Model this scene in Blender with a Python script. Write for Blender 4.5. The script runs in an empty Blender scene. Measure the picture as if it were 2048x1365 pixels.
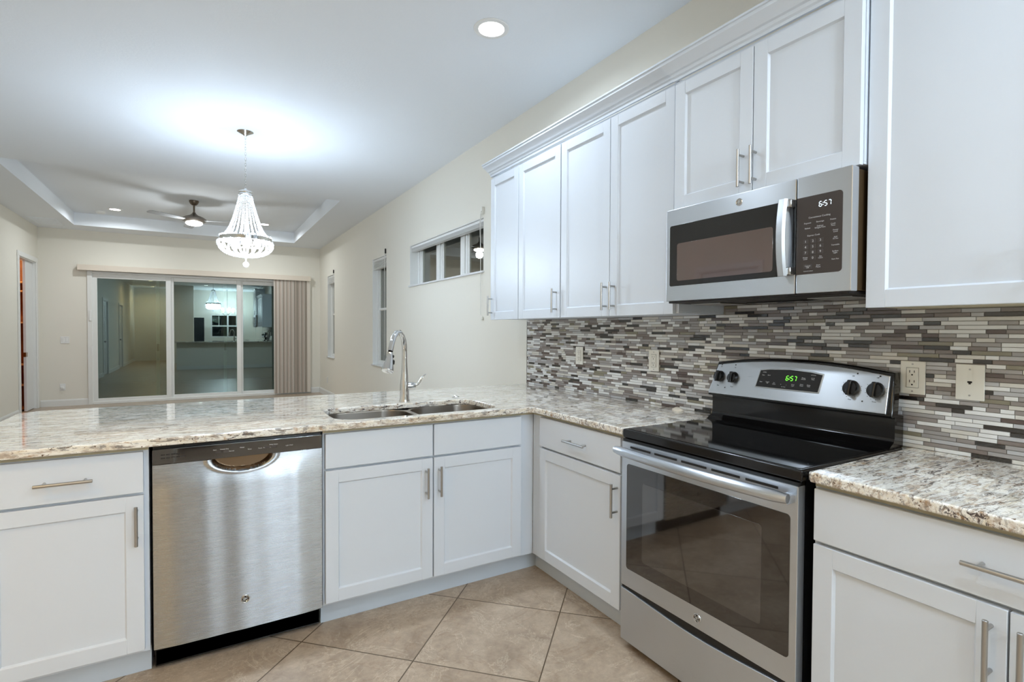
import bpy, bmesh, math, random
from mathutils import Vector, Matrix
random.seed(7)
PI = math.pi
S = bpy.context.scene
C = S.collection

# ------------------------------------------------------------------ camera
FPX = 1047.67
yaw, pit, rol = math.radians(30.758), math.radians(1.144), math.radians(0.268)
F = Vector((math.sin(yaw)*math.cos(pit), math.cos(yaw)*math.cos(pit), -math.sin(pit)))
R = Vector((math.cos(yaw), -math.sin(yaw), 0)); U = R.cross(F)
R2 = R*math.cos(rol)+U*math.sin(rol); U2 = -R*math.sin(rol)+U*math.cos(rol)
cam = bpy.data.objects.new('camera', bpy.data.cameras.new('camera')); C.objects.link(cam)
cam.data.sensor_width = 36; cam.data.lens = 36*FPX/2048
cam.data.clip_start = .02
cam.matrix_world = Matrix(((R2.x, U2.x, -F.x, -2.1438), (R2.y, U2.y, -F.y, -2.3627), (R2.z, U2.z, -F.z, 1.3073), (0, 0, 0, 1)))
S.camera = cam

# ------------------------------------------------------------------ view + world (night outside)
S.view_settings.view_transform = 'Standard'; S.view_settings.look = 'None'
S.view_settings.gamma = 1; S.view_settings.exposure = 0.28
S.view_settings.use_curve_mapping = False
w = bpy.data.worlds.new('world'); S.world = w; w.use_nodes = True
w.node_tree.nodes['Background'].inputs[0].default_value = (.018, .024, .034, 1)
w.node_tree.nodes['Background'].inputs[1].default_value = .5

# ------------------------------------------------------------------ room lights (one kitchen fixture added unseen)
KITCHEN_LIGHTS = [(-.748, .221), (-2.15, .221), (-1.94, -2.6), (-.72, -2.65)]  # the one over the dishwasher is unseen, added to light the kitchen
KITCHEN_W, TRAY_W, CHAND_W, HALL_W, FAN_W, PEND_W = 9, 12.5, 92, 16, 14, 25
COL_K = (.72, .85, 1.0); COL_F = (.90, .96, 1.0); COL_C = (.68, .83, 1.0); COL_W = (1.0, .66, .26)
ZC, ZT = 2.98, 3.18
TRAY_LIGHTS = [(-3.281, 7.92), (-1.148, 7.951)]
HALL_LIGHTS = [(-3.62, -1.6), (-3.75, -4.6)]
ENTRY_LIGHTS = [(-3.7, 1.9), (-3.3, 3.6), (-.7, 3.4)]

# ------------------------------------------------------------------ helpers
def srgb(r, g, b):
    f = lambda c: (c/255/12.92) if c/255 <= .04045 else ((c/255+.055)/1.055)**2.4
    return (f(r), f(g), f(b), 1)

class MB:
    def __init__(s): s.bm = bmesh.new()
    def _mi(s, before, mi):
        for f in list(s.bm.faces)[before:]: f.material_index = mi
    def box(s, x0, x1, y0, y1, z0, z1, b=0, mi=0, seg=1):
        n0 = len(s.bm.faces)
        t = bmesh.new(); bmesh.ops.create_cube(t, size=1)
        for v in t.verts:
            v.co = Vector(((x0+x1)/2+v.co.x*(x1-x0), (y0+y1)/2+v.co.y*(y1-y0), (z0+z1)/2+v.co.z*(z1-z0)))
        if b: bmesh.ops.bevel(t, geom=list(t.edges), offset=b, segments=seg, profile=.5, affect='EDGES')
        s._merge(t, mi); return s
    def _merge(s, t, mi=0, M=None):
        if M is not None: bmesh.ops.transform(t, matrix=M, verts=t.verts)
        mp = {}
        for v in t.verts: mp[v] = s.bm.verts.new(v.co)
        for f in t.faces:
            try:
                nf = s.bm.faces.new([mp[v] for v in f.verts]); nf.material_index = mi if mi >= 0 else f.material_index
            except ValueError: pass
        t.free()
    def loft(s, rings, cap=True, close=True, mi=0):
        rv = [[s.bm.verts.new(p) for p in r] for r in rings]
        n = len(rings[0])
        for a, b in zip(rv, rv[1:]):
            for i in range(n if close else n-1):
                j = (i+1) % n
                s.bm.faces.new((a[i], a[j], b[j], b[i])).material_index = mi
        if cap and close:
            for r_ in (rv[0][::-1], rv[-1]):
                try: s.bm.faces.new(r_).material_index = mi
                except ValueError: pass
        return s
    def tube(s, pts, r, n=12, cap=True, mi=0, sc=None):
        pts = [Vector(p) for p in pts]; rs = r if isinstance(r, (list, tuple)) else [r]*len(pts)
        rings = []; up = None
        for i, p in enumerate(pts):
            d = (pts[min(i+1, len(pts)-1)]-pts[max(i-1, 0)]).normalized()
            if up is None:
                up = Vector((0, 0, 1)) if abs(d.z) < .9 else Vector((0, 1, 0))
            a = d.cross(up)
            if a.length < 1e-6: a = d.orthogonal()
            a.normalize(); b = a.cross(d).normalized(); up = b
            q = sc[i] if sc else 1
            rings.append([p+(a*math.cos(2*PI*k/n)+b*math.sin(2*PI*k/n)*q)*rs[i] for k in range(n)])
        return s.loft(rings, cap, True, mi)
    def cyl(s, p0, p1, r, n=20, r2=None, mi=0, bev=0):
        p0, p1 = Vector(p0), Vector(p1)
        if bev:
            d = (p1-p0).normalized(); rr = r if r2 is None else r2
            return s.tube([p0, p0+d*bev, p1-d*bev, p1], [r-bev, r, rr, rr-bev], n, True, mi)
        return s.tube([p0, p1], [r, r if r2 is None else r2], n, True, mi)
    def lathe(s, prof, c=(0, 0, 0), n=32, axis='z', mi=0, cap=True):
        c = Vector(c); rings = []
        for r, h in prof:
            ring = []
            for k in range(n):
                a = 2*PI*k/n; ca, sa = math.cos(a)*r, math.sin(a)*r
                v = {'z': (ca, sa, h), 'y': (ca, h, -sa), 'x': (h, ca, sa)}[axis]
                ring.append(c+Vector(v))
            rings.append(ring)
        return s.loft(rings, cap, True, mi)
    def torus(s, c, R_, r_, n=40, m=10, axis='z', mi=0):
        c = Vector(c); pr = [(R_+r_*math.cos(2*PI*k/m), r_*math.sin(2*PI*k/m)) for k in range(m+1)]
        return s.lathe(pr, c, n, axis, mi, cap=False)
    def ball(s, c, r, sub=1, mi=0, sz=1):
        t = bmesh.new(); bmesh.ops.create_icosphere(t, subdivisions=sub, radius=r)
        s._merge(t, mi, Matrix.Translation(c) @ Matrix.Diagonal((1, 1, sz, 1))); return s
    def prism(s, poly, y0, y1, axis='y', mi=0):
        f = {'y': lambda a, b, t: (a, t, b), 'x': lambda a, b, t: (t, a, b), 'z': lambda a, b, t: (a, b, t)}[axis]
        return s.loft([[Vector(f(a, b, y0)) for a, b in poly], [Vector(f(a, b, y1)) for a, b in poly]], True, True, mi)
    def curve2d(s, polys, y0, depth, plane='xz', bevel=0, mi=0, res=2):
        cu = bpy.data.curves.new('t', 'CURVE'); cu.dimensions = '2D'; cu.fill_mode = 'BOTH'
        cu.extrude = max(depth/2-bevel, 0); cu.bevel_depth = bevel; cu.bevel_resolution = res; cu.offset = -bevel
        for poly in polys:
            sp = cu.splines.new('POLY'); sp.points.add(len(poly)-1)
            for i, (a, b) in enumerate(poly): sp.points[i].co = (a, b, 0, 1)
            sp.use_cyclic_u = True
        return s._from_data(cu, y0, depth, plane, mi)
    def _from_data(s, cu, y0, depth, plane, mi, M=None):
        o = bpy.data.objects.new('t', cu); C.objects.link(o)
        dg = bpy.context.evaluated_depsgraph_get()
        me = bpy.data.meshes.new_from_object(o.evaluated_get(dg))
        t = bmesh.new(); t.from_mesh(me)
        bmesh.ops.remove_doubles(t, verts=t.verts, dist=1e-6)
        if plane == 'xz': Mx = Matrix(((1, 0, 0, 0), (0, 0, -1, y0+depth/2), (0, 1, 0, 0), (0, 0, 0, 1)))
        else: Mx = Matrix.Translation((0, 0, y0+depth/2))
        if M is not None: Mx = Mx @ M
        s._merge(t, mi, Mx)
        bpy.data.objects.remove(o); bpy.data.meshes.remove(me)
        return s
    def text(s, body, x, z, size, y0, depth=.0006, mi=0, align='CENTER', shear=0, bold=0):
        cu = bpy.data.curves.new('t', 'FONT'); cu.body = body; cu.size = size; cu.align_x = align; cu.align_y = 'CENTER'
        cu.extrude = depth/2; cu.shear = shear; cu.offset = bold; cu.resolution_u = 2; cu.space_line = .85
        return s._from_data(cu, y0, depth, 'xz', mi, Matrix.Translation((x, z, 0)))
    def xf(s, M): bmesh.ops.transform(s.bm, matrix=M, verts=s.bm.verts); return s
    def build(s, name, mats, parent=None, loc=None, angle=40, recalc=True):
        if recalc: bmesh.ops.recalc_face_normals(s.bm, faces=s.bm.faces)
        me = bpy.data.meshes.new(name)
        o = bpy.data.objects.new(name, me); C.objects.link(o)
        if loc is not None:
            bmesh.ops.translate(s.bm, verts=s.bm.verts, vec=-Vector(loc)); o.location = loc
        s.bm.to_mesh(me); s.bm.free()
        if not isinstance(mats, (list, tuple)): mats = [mats]
        for m in mats: me.materials.append(m)
        me.polygons.foreach_set('use_smooth', [True]*len(me.polygons))
        me.set_sharp_from_angle(angle=math.radians(angle))
        if angle > 5:
            wn = o.modifiers.new('weighted', 'WEIGHTED_NORMAL'); wn.keep_sharp = True; wn.weight = 100
        if parent: o.parent = parent
        return o

def thing(name, label, cat, loc=(0, 0, 0), rz=0, group=None):
    o = bpy.data.objects.new(name, None); C.objects.link(o); o.empty_display_size = .05
    o.location = loc; o.rotation_euler = (0, 0, rz); return tag(o, label, cat, group)
def tag(o, label, cat, group=None):
    o['label'] = label; o['category'] = cat
    if group: o['group'] = group
    return o
def struct(o, label=None):
    o['kind'] = 'structure'
    if label: o['label'] = label
    return o
def copy_tree(o, parent=None):
    c = o.copy(); C.objects.link(c); c.parent = parent
    for ch in list(o.children): copy_tree(ch, c)
    return c

# ------------------------------------------------------------------ materials
def mat(name, col=(.8, .8, .8, 1), rough=.5, metal=0, **kw):
    m = bpy.data.materials.new(name); m.use_nodes = True
    p = m.node_tree.nodes['Principled BSDF']
    p.inputs['Base Color'].default_value = col; p.inputs['Roughness'].default_value = rough; p.inputs['Metallic'].default_value = metal
    for k, v in kw.items(): p.inputs[k.replace('_', ' ')].default_value = v
    return m
def N(m, t, **kw):
    n = m.node_tree.nodes.new(t)
    for k, v in kw.items():
        if k.startswith('i_'): n.inputs[k[2:].replace('_', ' ')].default_value = v
        else: setattr(n, k, v)
    return n
def L(m, a, b): m.node_tree.links.new(a, b)
def P(m): return m.node_tree.nodes['Principled BSDF']
def bump(m, scale, strength, dist=.002, detail=3, vec=None):
    nz = N(m, 'ShaderNodeTexNoise'); nz.inputs['Scale'].default_value = scale; nz.inputs['Detail'].default_value = detail
    if vec is None:
        tc = N(m, 'ShaderNodeTexCoord'); vec = tc.outputs['Object']
    L(m, vec, nz.inputs['Vector'])
    b = N(m, 'ShaderNodeBump'); b.inputs['Strength'].default_value = strength; b.inputs['Distance'].default_value = dist
    L(m, nz.outputs['Fac'], b.inputs['Height']); L(m, b.outputs['Normal'], P(m).inputs['Normal'])
    return nz
def emis(name, col, st):
    m = mat(name, (0, 0, 0, 1), .5)
    P(m).inputs['Emission Color'].default_value = col; P(m).inputs['Emission Strength'].default_value = st
    return m
def ramp(m, stops, interp='LINEAR'):
    r = N(m, 'ShaderNodeValToRGB'); cr = r.color_ramp; cr.interpolation = interp
    while len(cr.elements) < len(stops): cr.elements.new(.5)
    for e, (p, c) in zip(cr.elements, stops): e.position = p; e.color = c if len(c) == 4 else (*c, 1)
    return r
def mixc(m, fac, a, b, blend='MIX'):
    x = N(m, 'ShaderNodeMix', data_type='RGBA', blend_type=blend)
    for s_, v in ((x.inputs[0], fac), (x.inputs[6], a), (x.inputs[7], b)):
        if isinstance(v, (tuple, float, int)): s_.default_value = v
        else: L(m, v, s_)
    return x.outputs[2]

M_wall = mat('cream_wall_paint', srgb(233, 229, 217), .75); bump(M_wall, 120, .12, .001)
M_ceil = mat('white_ceiling_paint', srgb(238, 243, 248), .9); bump(M_ceil, 70, .35, .002)
M_cab = mat('white_cabinet_paint', srgb(220, 227, 235), .38); bump(M_cab, 60, .04, .001)
M_kick = mat('toe_kick_paint', srgb(204, 213, 222), .5); bump(M_kick, 60, .05, .001)
M_trim = mat('white_trim_paint', srgb(232, 232, 228), .4); bump(M_trim, 60, .04, .001)
M_cream = mat('cream_cabinet_edging', srgb(206, 196, 166), .6); bump(M_cream, 40, .08, .001)
M_nickel = mat('brushed_nickel', srgb(184, 183, 181), .3, 1); bump(M_nickel, 300, .08, .0005)
M_chrome = mat('polished_nickel', srgb(218, 217, 215), .07, 1); bump(M_chrome, 20, .02, .0005)
M_black = mat('black_plastic', srgb(14, 13, 13), .25); bump(M_black, 200, .04, .0005)
M_blackglass = mat('black_ceramic_glass', srgb(8, 8, 9), .06, Specular_IOR_Level=.6); bump(M_blackglass, 6, .01, .0005)
M_enamel = mat('black_enamel', srgb(16, 15, 15), .12); bump(M_enamel, 30, .03, .001)
M_rough_black = mat('dark_vent_metal', srgb(34, 29, 26), .5, .3); bump(M_rough_black, 100, .1, .001)
M_almond = mat('light_almond_plastic', srgb(236, 234, 224), .35); bump(M_almond, 80, .03, .0005)
M_whiteplastic = mat('white_plastic', srgb(235, 235, 232), .35); bump(M_whiteplastic, 80, .03, .0005)
M_sill = mat('white_marble_sill', srgb(226, 227, 228), .2); bump(M_sill, 12, .03, .001)
M_door = mat('door_panel_paint', srgb(228, 229, 228), .4); bump(M_door, 60, .04, .001)
M_bulb = emis('bulb_glow', (.93, .97, 1, 1), 30)
M_lens = emis('downlight_glow', (1, .97, .93, 1), 14)
M_warmlens = emis('warm_downlight_glow', (1, .78, .45, 1), 8)
M_led_g = emis('green_display', (.18, 1.0, .05, 1), 1.6)
M_led_w = emis('white_display', (.75, .9, 1, 1), 1.6)
M_ink = mat('printed_white_lettering', srgb(200, 200, 200), .5)
M_inkdark = mat('printed_dark_lettering', srgb(40, 38, 36), .5)
M_key = mat('keypad_grey', srgb(70, 64, 61), .4)
M_rubber = mat('dark_slot', srgb(28, 24, 20), .6)
for _m in (M_ink, M_inkdark, M_key, M_rubber): bump(_m, 100, .03, .0003)

ROT = 0.25
def steel(name, col, rough, vert=True, aniso=.75, stretch=(1, 1, 60)):
    m = mat(name, col, rough, 1)
    tc = N(m, 'ShaderNodeTexCoord'); mp = N(m, 'ShaderNodeMapping'); mp.inputs['Scale'].default_value = stretch
    L(m, tc.outputs['Object'], mp.inputs['Vector'])
    nz = N(m, 'ShaderNodeTexNoise'); nz.inputs['Scale'].default_value = 12; nz.inputs['Detail'].default_value = 4
    L(m, mp.outputs['Vector'], nz.inputs['Vector'])
    mr = N(m, 'ShaderNodeMapRange'); mr.inputs[3].default_value = rough*.88; mr.inputs[4].default_value = rough*1.12
    L(m, nz.outputs['Fac'], mr.inputs[0]); L(m, mr.outputs[0], P(m).inputs['Roughness'])
    P(m).inputs['Anisotropic'].default_value = aniso; P(m).inputs['Anisotropic Rotation'].default_value = ROT
    tg = N(m, 'ShaderNodeVectorTransform', vector_type='VECTOR', convert_from='OBJECT', convert_to='WORLD'); tg.inputs[0].default_value = (1, 0, 0); L(m, tg.outputs[0], P(m).inputs['Tangent'])
    b = N(m, 'ShaderNodeBump'); b.inputs['Strength'].default_value = .012; b.inputs['Distance'].default_value = .0005
    L(m, nz.outputs['Fac'], b.inputs['Height']); L(m, b.outputs['Normal'], P(m).inputs['Normal'])
    return m
M_steel = steel('brushed_stainless_steel', srgb(206, 210, 215), .29)
M_steel_dw = steel('dishwasher_stainless_steel', srgb(186, 190, 195), .27, aniso=1.0)
M_sink = steel('satin_sink_steel', srgb(158, 150, 141), .3, aniso=.4)

# granite: cream ground, grey-brown streaks, dark specks, a few garnets
M_granite = mat('cream_granite', (.8, .8, .8, 1), .05, IOR=1.7)
def _granite(m):
    tc = N(m, 'ShaderNodeTexCoord')
    mp = N(m, 'ShaderNodeMapping'); mp.inputs['Rotation'].default_value = (0, 0, math.radians(28)); mp.inputs['Scale'].default_value = (.42, 2.1, 1.6)
    L(m, tc.outputs['Object'], mp.inputs['Vector']); v = mp.outputs['Vector']
    def nz(sc, det, rough=.6, dist=0, vec=v):
        n = N(m, 'ShaderNodeTexNoise'); n.inputs['Scale'].default_value = sc; n.inputs['Detail'].default_value = det
        n.inputs['Roughness'].default_value = rough; n.inputs['Distortion'].default_value = dist; L(m, vec, n.inputs['Vector']); return n.outputs['Fac']
    base = ramp(m, [(.3, srgb(204, 184, 150)), (.42, srgb(238, 230, 213)), (.55, srgb(250, 248, 241)), (.75, srgb(228, 215, 190))])
    L(m, nz(16, 6, .7, .4), base.inputs[0])
    grey = ramp(m, [(.50, (0, 0, 0, 1)), (.58, (1, 1, 1, 1))]); L(m, nz(30, 8, .75, .6), grey.inputs[0])
    c1 = mixc(m, grey.outputs[0], base.outputs[0], srgb(190, 175, 158))
    dark = ramp(m, [(.535, (0, 0, 0, 1)), (.56, (1, 1, 1, 1))]); L(m, nz(40, 8, .72, .8), dark.inputs[0])
    big = ramp(m, [(.40, (.25, .25, .25, 1)), (.62, (1, 1, 1, 1))]); L(m, nz(5, 3), big.inputs[0])
    mul = N(m, 'ShaderNodeMath', operation='MULTIPLY'); L(m, dark.outputs[0], mul.inputs[0]); L(m, big.outputs[0], mul.inputs[1])
    c2 = mixc(m, mul.outputs[0], c1, srgb(76, 66, 64))
    fine = ramp(m, [(.62, (0, 0, 0, 1)), (.66, (1, 1, 1, 1))]); L(m, nz(95, 4, .6, .3, tc.outputs['Object']), fine.inputs[0])
    c3 = mixc(m, fine.outputs[0], c2, srgb(92, 66, 44))
    gold = ramp(m, [(.58, (0, 0, 0, 1)), (.74, (.8, .8, .8, 1))]); L(m, nz(34, 3, .6, .2, tc.outputs['Object']), gold.inputs[0])
    c4 = mixc(m, gold.outputs[0], c3, srgb(170, 128, 78))
    vo = N(m, 'ShaderNodeTexVoronoi'); vo.inputs['Scale'].default_value = 11; L(m, tc.outputs['Object'], vo.inputs['Vector'])
    gar = ramp(m, [(.05, (1, 1, 1, 1)), (.085, (0, 0, 0, 1))]); L(m, vo.outputs['Distance'], gar.inputs[0])
    c5 = mixc(m, gar.outputs[0], c4, srgb(86, 30, 30))
    L(m, c5, P(m).inputs['Base Color'])
_granite(M_granite)
P(M_granite).inputs['Coat Weight'].default_value = .38; P(M_granite).inputs['Coat Roughness'].default_value = .02; P(M_granite).inputs['Coat IOR'].default_value = 1.7

# diagonal floor tile
M_floor = mat('beige_stone_floor_tile', (.6, .5, .4, 1), .28)
def _floor(m):
    tc = N(m, 'ShaderNodeTexCoord'); mp = N(m, 'ShaderNodeMapping')
    k = 1/.505; u0 = (-1.073-.054)/math.sqrt(2)*k; v0 = (1.073-.054)/math.sqrt(2)*k
    mp.inputs['Scale'].default_value = (k, k, k); mp.inputs['Rotation'].default_value = (0, 0, -PI/4); mp.inputs['Location'].default_value = (-u0+40, -v0+40, 0)
    L(m, tc.outputs['Object'], mp.inputs['Vector'])
    br = N(m, 'ShaderNodeTexBrick', offset=0.0, squash=1.0)
    for a, b in (('Scale', 1), ('Brick Width', 1), ('Row Height', 1), ('Mortar Size', .0055), ('Mortar Smooth', .1), ('Bias', 0)): br.inputs[a].default_value = b
    br.inputs['Color1'].default_value = (.45, .45, .45, 1); br.inputs['Color2'].default_value = (.58, .58, .58, 1)
    L(m, mp.outputs['Vector'], br.inputs['Vector'])
    fl = N(m, 'ShaderNodeVectorMath', operation='FLOOR'); L(m, mp.outputs['Vector'], fl.inputs[0])
    wn = N(m, 'ShaderNodeTexWhiteNoise', noise_dimensions='3D'); L(m, fl.outputs[0], wn.inputs['Vector'])
    ad = N(m, 'ShaderNodeVectorMath', operation='MULTIPLY_ADD'); L(m, wn.outputs['Color'], ad.inputs[0]); ad.inputs[1].default_value = (30, 30, 30); L(m, tc.outputs['Object'], ad.inputs[2])
    def nz(sc, det, r, d):
        n = N(m, 'ShaderNodeTexNoise'); n.inputs['Scale'].default_value = sc; n.inputs['Detail'].default_value = det; n.inputs['Roughness'].default_value = r; n.inputs['Distortion'].default_value = d
        L(m, ad.outputs[0], n.inputs['Vector']); return n.outputs['Fac']
    a = nz(4.5, 10, .68, .35)
    r1 = ramp(m, [(.25, srgb(146, 127, 108)), (.45, srgb(174, 155, 134)), (.6, srgb(188, 170, 149)), (.8, srgb(206, 191, 171))]); L(m, a, r1.inputs[0])
    vn = nz(2.6, 7, .66, .8)
    sb = N(m, 'ShaderNodeMath', operation='SUBTRACT'); L(m, vn, sb.inputs[0]); sb.inputs[1].default_value = .5
    ab = N(m, 'ShaderNodeMath', operation='ABSOLUTE'); L(m, sb.outputs[0], ab.inputs[0])
    r2 = ramp(m, [(0, (.45, .45, .45, 1)), (.006, (.2, .2, .2, 1)), (.02, (0, 0, 0, 1))]); L(m, ab.outputs[0], r2.inputs[0])
    c = mixc(m, r2.outputs[0], r1.outputs[0], srgb(150, 124, 98))
    v2 = nz(3.4, 9, .72, .9)
    s2 = N(m, 'ShaderNodeMath', operation='SUBTRACT'); L(m, v2, s2.inputs[0]); s2.inputs[1].default_value = .54
    a2 = N(m, 'ShaderNodeMath', operation='ABSOLUTE'); L(m, s2.outputs[0], a2.inputs[0])
    r4 = ramp(m, [(0, (.6, .6, .6, 1)), (.005, (.25, .25, .25, 1)), (.014, (0, 0, 0, 1))]); L(m, a2.outputs[0], r4.inputs[0])
    c = mixc(m, r4.outputs[0], c, srgb(222, 208, 186))
    fn = nz(34, 8, .8, .3); r3 = ramp(m, [(.3, (.80, .80, .80, 1)), (.7, (1.12, 1.12, 1.12, 1))]); L(m, fn, r3.inputs[0])
    c = mixc(m, 1.0, c, r3.outputs[0], 'MULTIPLY')
    c = mixc(m, br.outputs['Fac'], c, srgb(96, 80, 62))
    L(m, c, P(m).inputs['Base Color'])
    rr = N(m, 'ShaderNodeMapRange'); rr.inputs[3].default_value = .22; rr.inputs[4].default_value = .42; L(m, a, rr.inputs[0]); L(m, rr.outputs[0], P(m).inputs['Roughness'])
    b = N(m, 'ShaderNodeBump'); b.inputs['Strength'].default_value = .25; b.inputs['Distance'].default_value = .003; L(m, a, b.inputs['Height'])
    b2 = N(m, 'ShaderNodeBump'); b2.inputs['Strength'].default_value = .6; b2.inputs['Distance'].default_value = .002; b2.invert = True
    L(m, br.outputs['Fac'], b2.inputs['Height']); L(m, b.outputs['Normal'], b2.inputs['Normal']); L(m, b2.outputs['Normal'], P(m).inputs['Normal'])
_floor(M_floor)

def pane_glass(name, tint, refl=.25, ref_col=(1, 1, 1, 1)):
    m = bpy.data.materials.new(name); m.use_nodes = True; nt = m.node_tree
    nt.nodes.remove(nt.nodes['Principled BSDF']); out = nt.nodes['Material Output']
    tr = N(m, 'ShaderNodeBsdfTransparent'); tr.inputs[0].default_value = tint
    gl = N(m, 'ShaderNodeBsdfGlossy'); gl.inputs['Color'].default_value = ref_col; gl.inputs['Roughness'].default_value = .0
    fr = N(m, 'ShaderNodeFresnel'); fr.inputs[0].default_value = 1.5
    ad = N(m, 'ShaderNodeMath', operation='ADD'); ad.use_clamp = True; L(m, fr.outputs[0], ad.inputs[0]); ad.inputs[1].default_value = refl
    mx = N(m, 'ShaderNodeMixShader'); L(m, ad.outputs[0], mx.inputs[0]); L(m, tr.outputs[0], mx.inputs[1]); L(m, gl.outputs[0], mx.inputs[2]); L(m, mx.outputs[0], out.inputs[0])
    return m
M_glass = pane_glass('tinted_sliding_door_glass', (.45, .55, .5, 1), .16, (.82, .97, .95, 1))
M_wglass = pane_glass('window_glass', (.5, .5, .48, 1), .16, (.95, .95, .88, 1))
M_ovenglass = mat('dark_oven_door_glass', srgb(20, 12, 8), .045, Specular_IOR_Level=.95); bump(M_ovenglass, 5, .01, .0005)
P(M_ovenglass).inputs['Coat Weight'].default_value = 1.0; P(M_ovenglass).inputs['Coat Roughness'].default_value = .03; P(M_ovenglass).inputs['Coat IOR'].default_value = 1.45
M_ovenwin = mat('oven_inner_window_glass', srgb(38, 33, 29), .06, Specular_IOR_Level=1.0); bump(M_ovenwin, 5, .01, .0005)
P(M_ovenwin).inputs['Coat Weight'].default_value = 1.0; P(M_ovenwin).inputs['Coat IOR'].default_value = 1.75
M_mwglass = mat('microwave_door_glass', srgb(30, 28, 28), .07, Specular_IOR_Level=.6); bump(M_mwglass, 5, .01, .0005)
M_mwwin = mat('microwave_window_glass', srgb(74, 40, 26), .05, Specular_IOR_Level=1.0); bump(M_mwwin, 5, .01, .0005)
P(M_mwwin).inputs['Coat Weight'].default_value = 1.0; P(M_mwwin).inputs['Coat IOR'].default_value = 1.8
M_mwpanel = mat('microwave_control_panel', srgb(62, 54, 50), .35); bump(M_mwpanel, 100, .03, .0005)
M_mwside = mat('bronze_painted_metal', srgb(92, 72, 48), .4, .6); bump(M_mwside, 100, .05, .0005)
M_dwpanel = mat('glossy_dark_control_strip', srgb(34, 27, 24), .05, Specular_IOR_Level=.9); bump(M_dwpanel, 5, .01, .0005)
P(M_dwpanel).inputs['Coat Weight'].default_value = 1.0; P(M_dwpanel).inputs['Coat IOR'].default_value = 1.55
M_bead = mat('clear_crystal_bead', (.97, .985, 1, 1), .08, Transmission_Weight=.55, IOR=1.5); bump(M_bead, 40, .05, .001)
M_fan = mat('brushed_fan_metal', srgb(150, 144, 136), .35, .9); bump(M_fan, 80, .04, .0005)
M_bronze = mat('dark_fan_canopy_metal', srgb(110, 98, 86), .35, .9); bump(M_bronze, 80, .04, .0005)
M_blade = mat('grey_fan_blade', srgb(176, 178, 180), .45); bump(M_blade, 30, .04, .0005)
M_slats = [mat('blind_slat_%s' % n, srgb(*c), .65) for n, c in (('pale', (240, 232, 222)), ('taupe', (196, 184, 170)), ('rose', (222, 208, 196)))]
for _m in M_slats: bump(_m, 60, .1, .001)
M_valance = mat('cream_valance', srgb(224, 212, 196), .5); bump(M_valance, 40, .04, .0005)
M_closet = mat('warm_wood_closet', srgb(150, 92, 44), .55)
def _wood(m):
    tc = N(m, 'ShaderNodeTexCoord'); mp = N(m, 'ShaderNodeMapping'); mp.inputs['Scale'].default_value = (1, 8, 1); L(m, tc.outputs['Object'], mp.inputs['Vector'])
    n = N(m, 'ShaderNodeTexNoise'); n.inputs['Scale'].default_value = 6; n.inputs['Detail'].default_value = 5; L(m, mp.outputs['Vector'], n.inputs['Vector'])
    r = ramp(m, [(.3, srgb(128, 74, 34)), (.7, srgb(172, 110, 58))]); L(m, n.outputs['Fac'], r.inputs[0]); L(m, r.outputs[0], P(m).inputs['Base Color'])
_wood(M_closet)
M_shelf = mat('closet_shelf_board', srgb(214, 176, 130), .5); bump(M_shelf, 30, .04, .0005)
M_brass = mat('brass_latch', srgb(150, 112, 66), .3, 1); bump(M_brass, 80, .04, .0005)
M_fridge = mat('black_appliance_enamel', srgb(18, 18, 20), .25); bump(M_fridge, 80, .04, .0005)
M_shell = mat('sea_shell', srgb(238, 228, 210), .4)
_n = bump(M_shell, 60, .2, .001)
M_cord = mat('white_cord', srgb(222, 220, 212), .7); bump(M_cord, 400, .2, .0005)
M_frost = mat('frosted_glass_shade', srgb(245, 240, 228), .4); P(M_frost).inputs['Emission Color'].default_value = (1, .93, .8, 1); P(M_frost).inputs['Emission Strength'].default_value = 3
M_patio = mat('dark_patio_paving', srgb(70, 68, 64), .8); bump(M_patio, 30, .2, .002)
M_seal = mat('beige_sealant', srgb(190, 176, 150), .7); bump(M_seal, 60, .1, .0005)

# ------------------------------------------------------------------ room shell
XL, YF, YB = -4.44, 9.07, -5.6
T = .16
def cells(a0, a1, b0, b1, holes):
    A = sorted({a0, a1, *[h[0] for h in holes], *[h[1] for h in holes]}); B = sorted({b0, b1, *[h[2] for h in holes], *[h[3] for h in holes]})
    for i in range(len(A)-1):
        run = None
        for j in range(len(B)-1):
            ca, cb = (A[i]+A[i+1])/2, (B[j]+B[j+1])/2
            if not any(h[0] < ca < h[1] and h[2] < cb < h[3] for h in holes): yield A[i], A[i+1], B[j], B[j+1]
WIN = [(1.735, 3.62, 1.82, 2.305), (4.53, 5.19, .80, 2.32), (7.70, 8.30, .77, 2.345)]
TL = .10
LDOOR = [(7.99, 8.93, 0, 2.385), (1.55, 2.41, 0, 2.10), (-1.75, -.89, 0, 2.10)]
m = MB()
for a, b, c, d in cells(YB-T, YF+T, 0, 3.3, WIN): m.box(0, T, a, b, c, d)
struct(m.build('wall_right', M_wall))
m = MB()
for a, b, c, d in cells(YB-T, YF+T, 0, 3.3, LDOOR): m.box(XL-TL, XL, a, b, c, d)
struct(m.build('wall_left', M_wall))
SL = (-3.775, -.19, 0.0, 2.297)
m = MB()
for a, b, c, d in cells(XL, 0, 0, 3.3, [SL]): m.box(a, b, YF, YF+T, c, d)
struct(m.build('wall_far', M_wall))
BW = (-1.75, -.45, .95, 1.95)
m = MB()
for a, b, c, d in cells(XL, 0, 0, 3.3, [BW]): m.box(a, b, YB-T, YB, c, d)
struct(m.build('wall_back', M_wall))
struct(MB().box(XL-T, T, YB-T, YF+T, -.1, 0).build('floor', M_floor))
struct(MB().box(-6, 2, YF+T, YF+4.5, -.12, -.02).build('floor_patio', M_patio))
TR = (-3.88, -.575, 4.64, 8.53)
m = MB()
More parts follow.
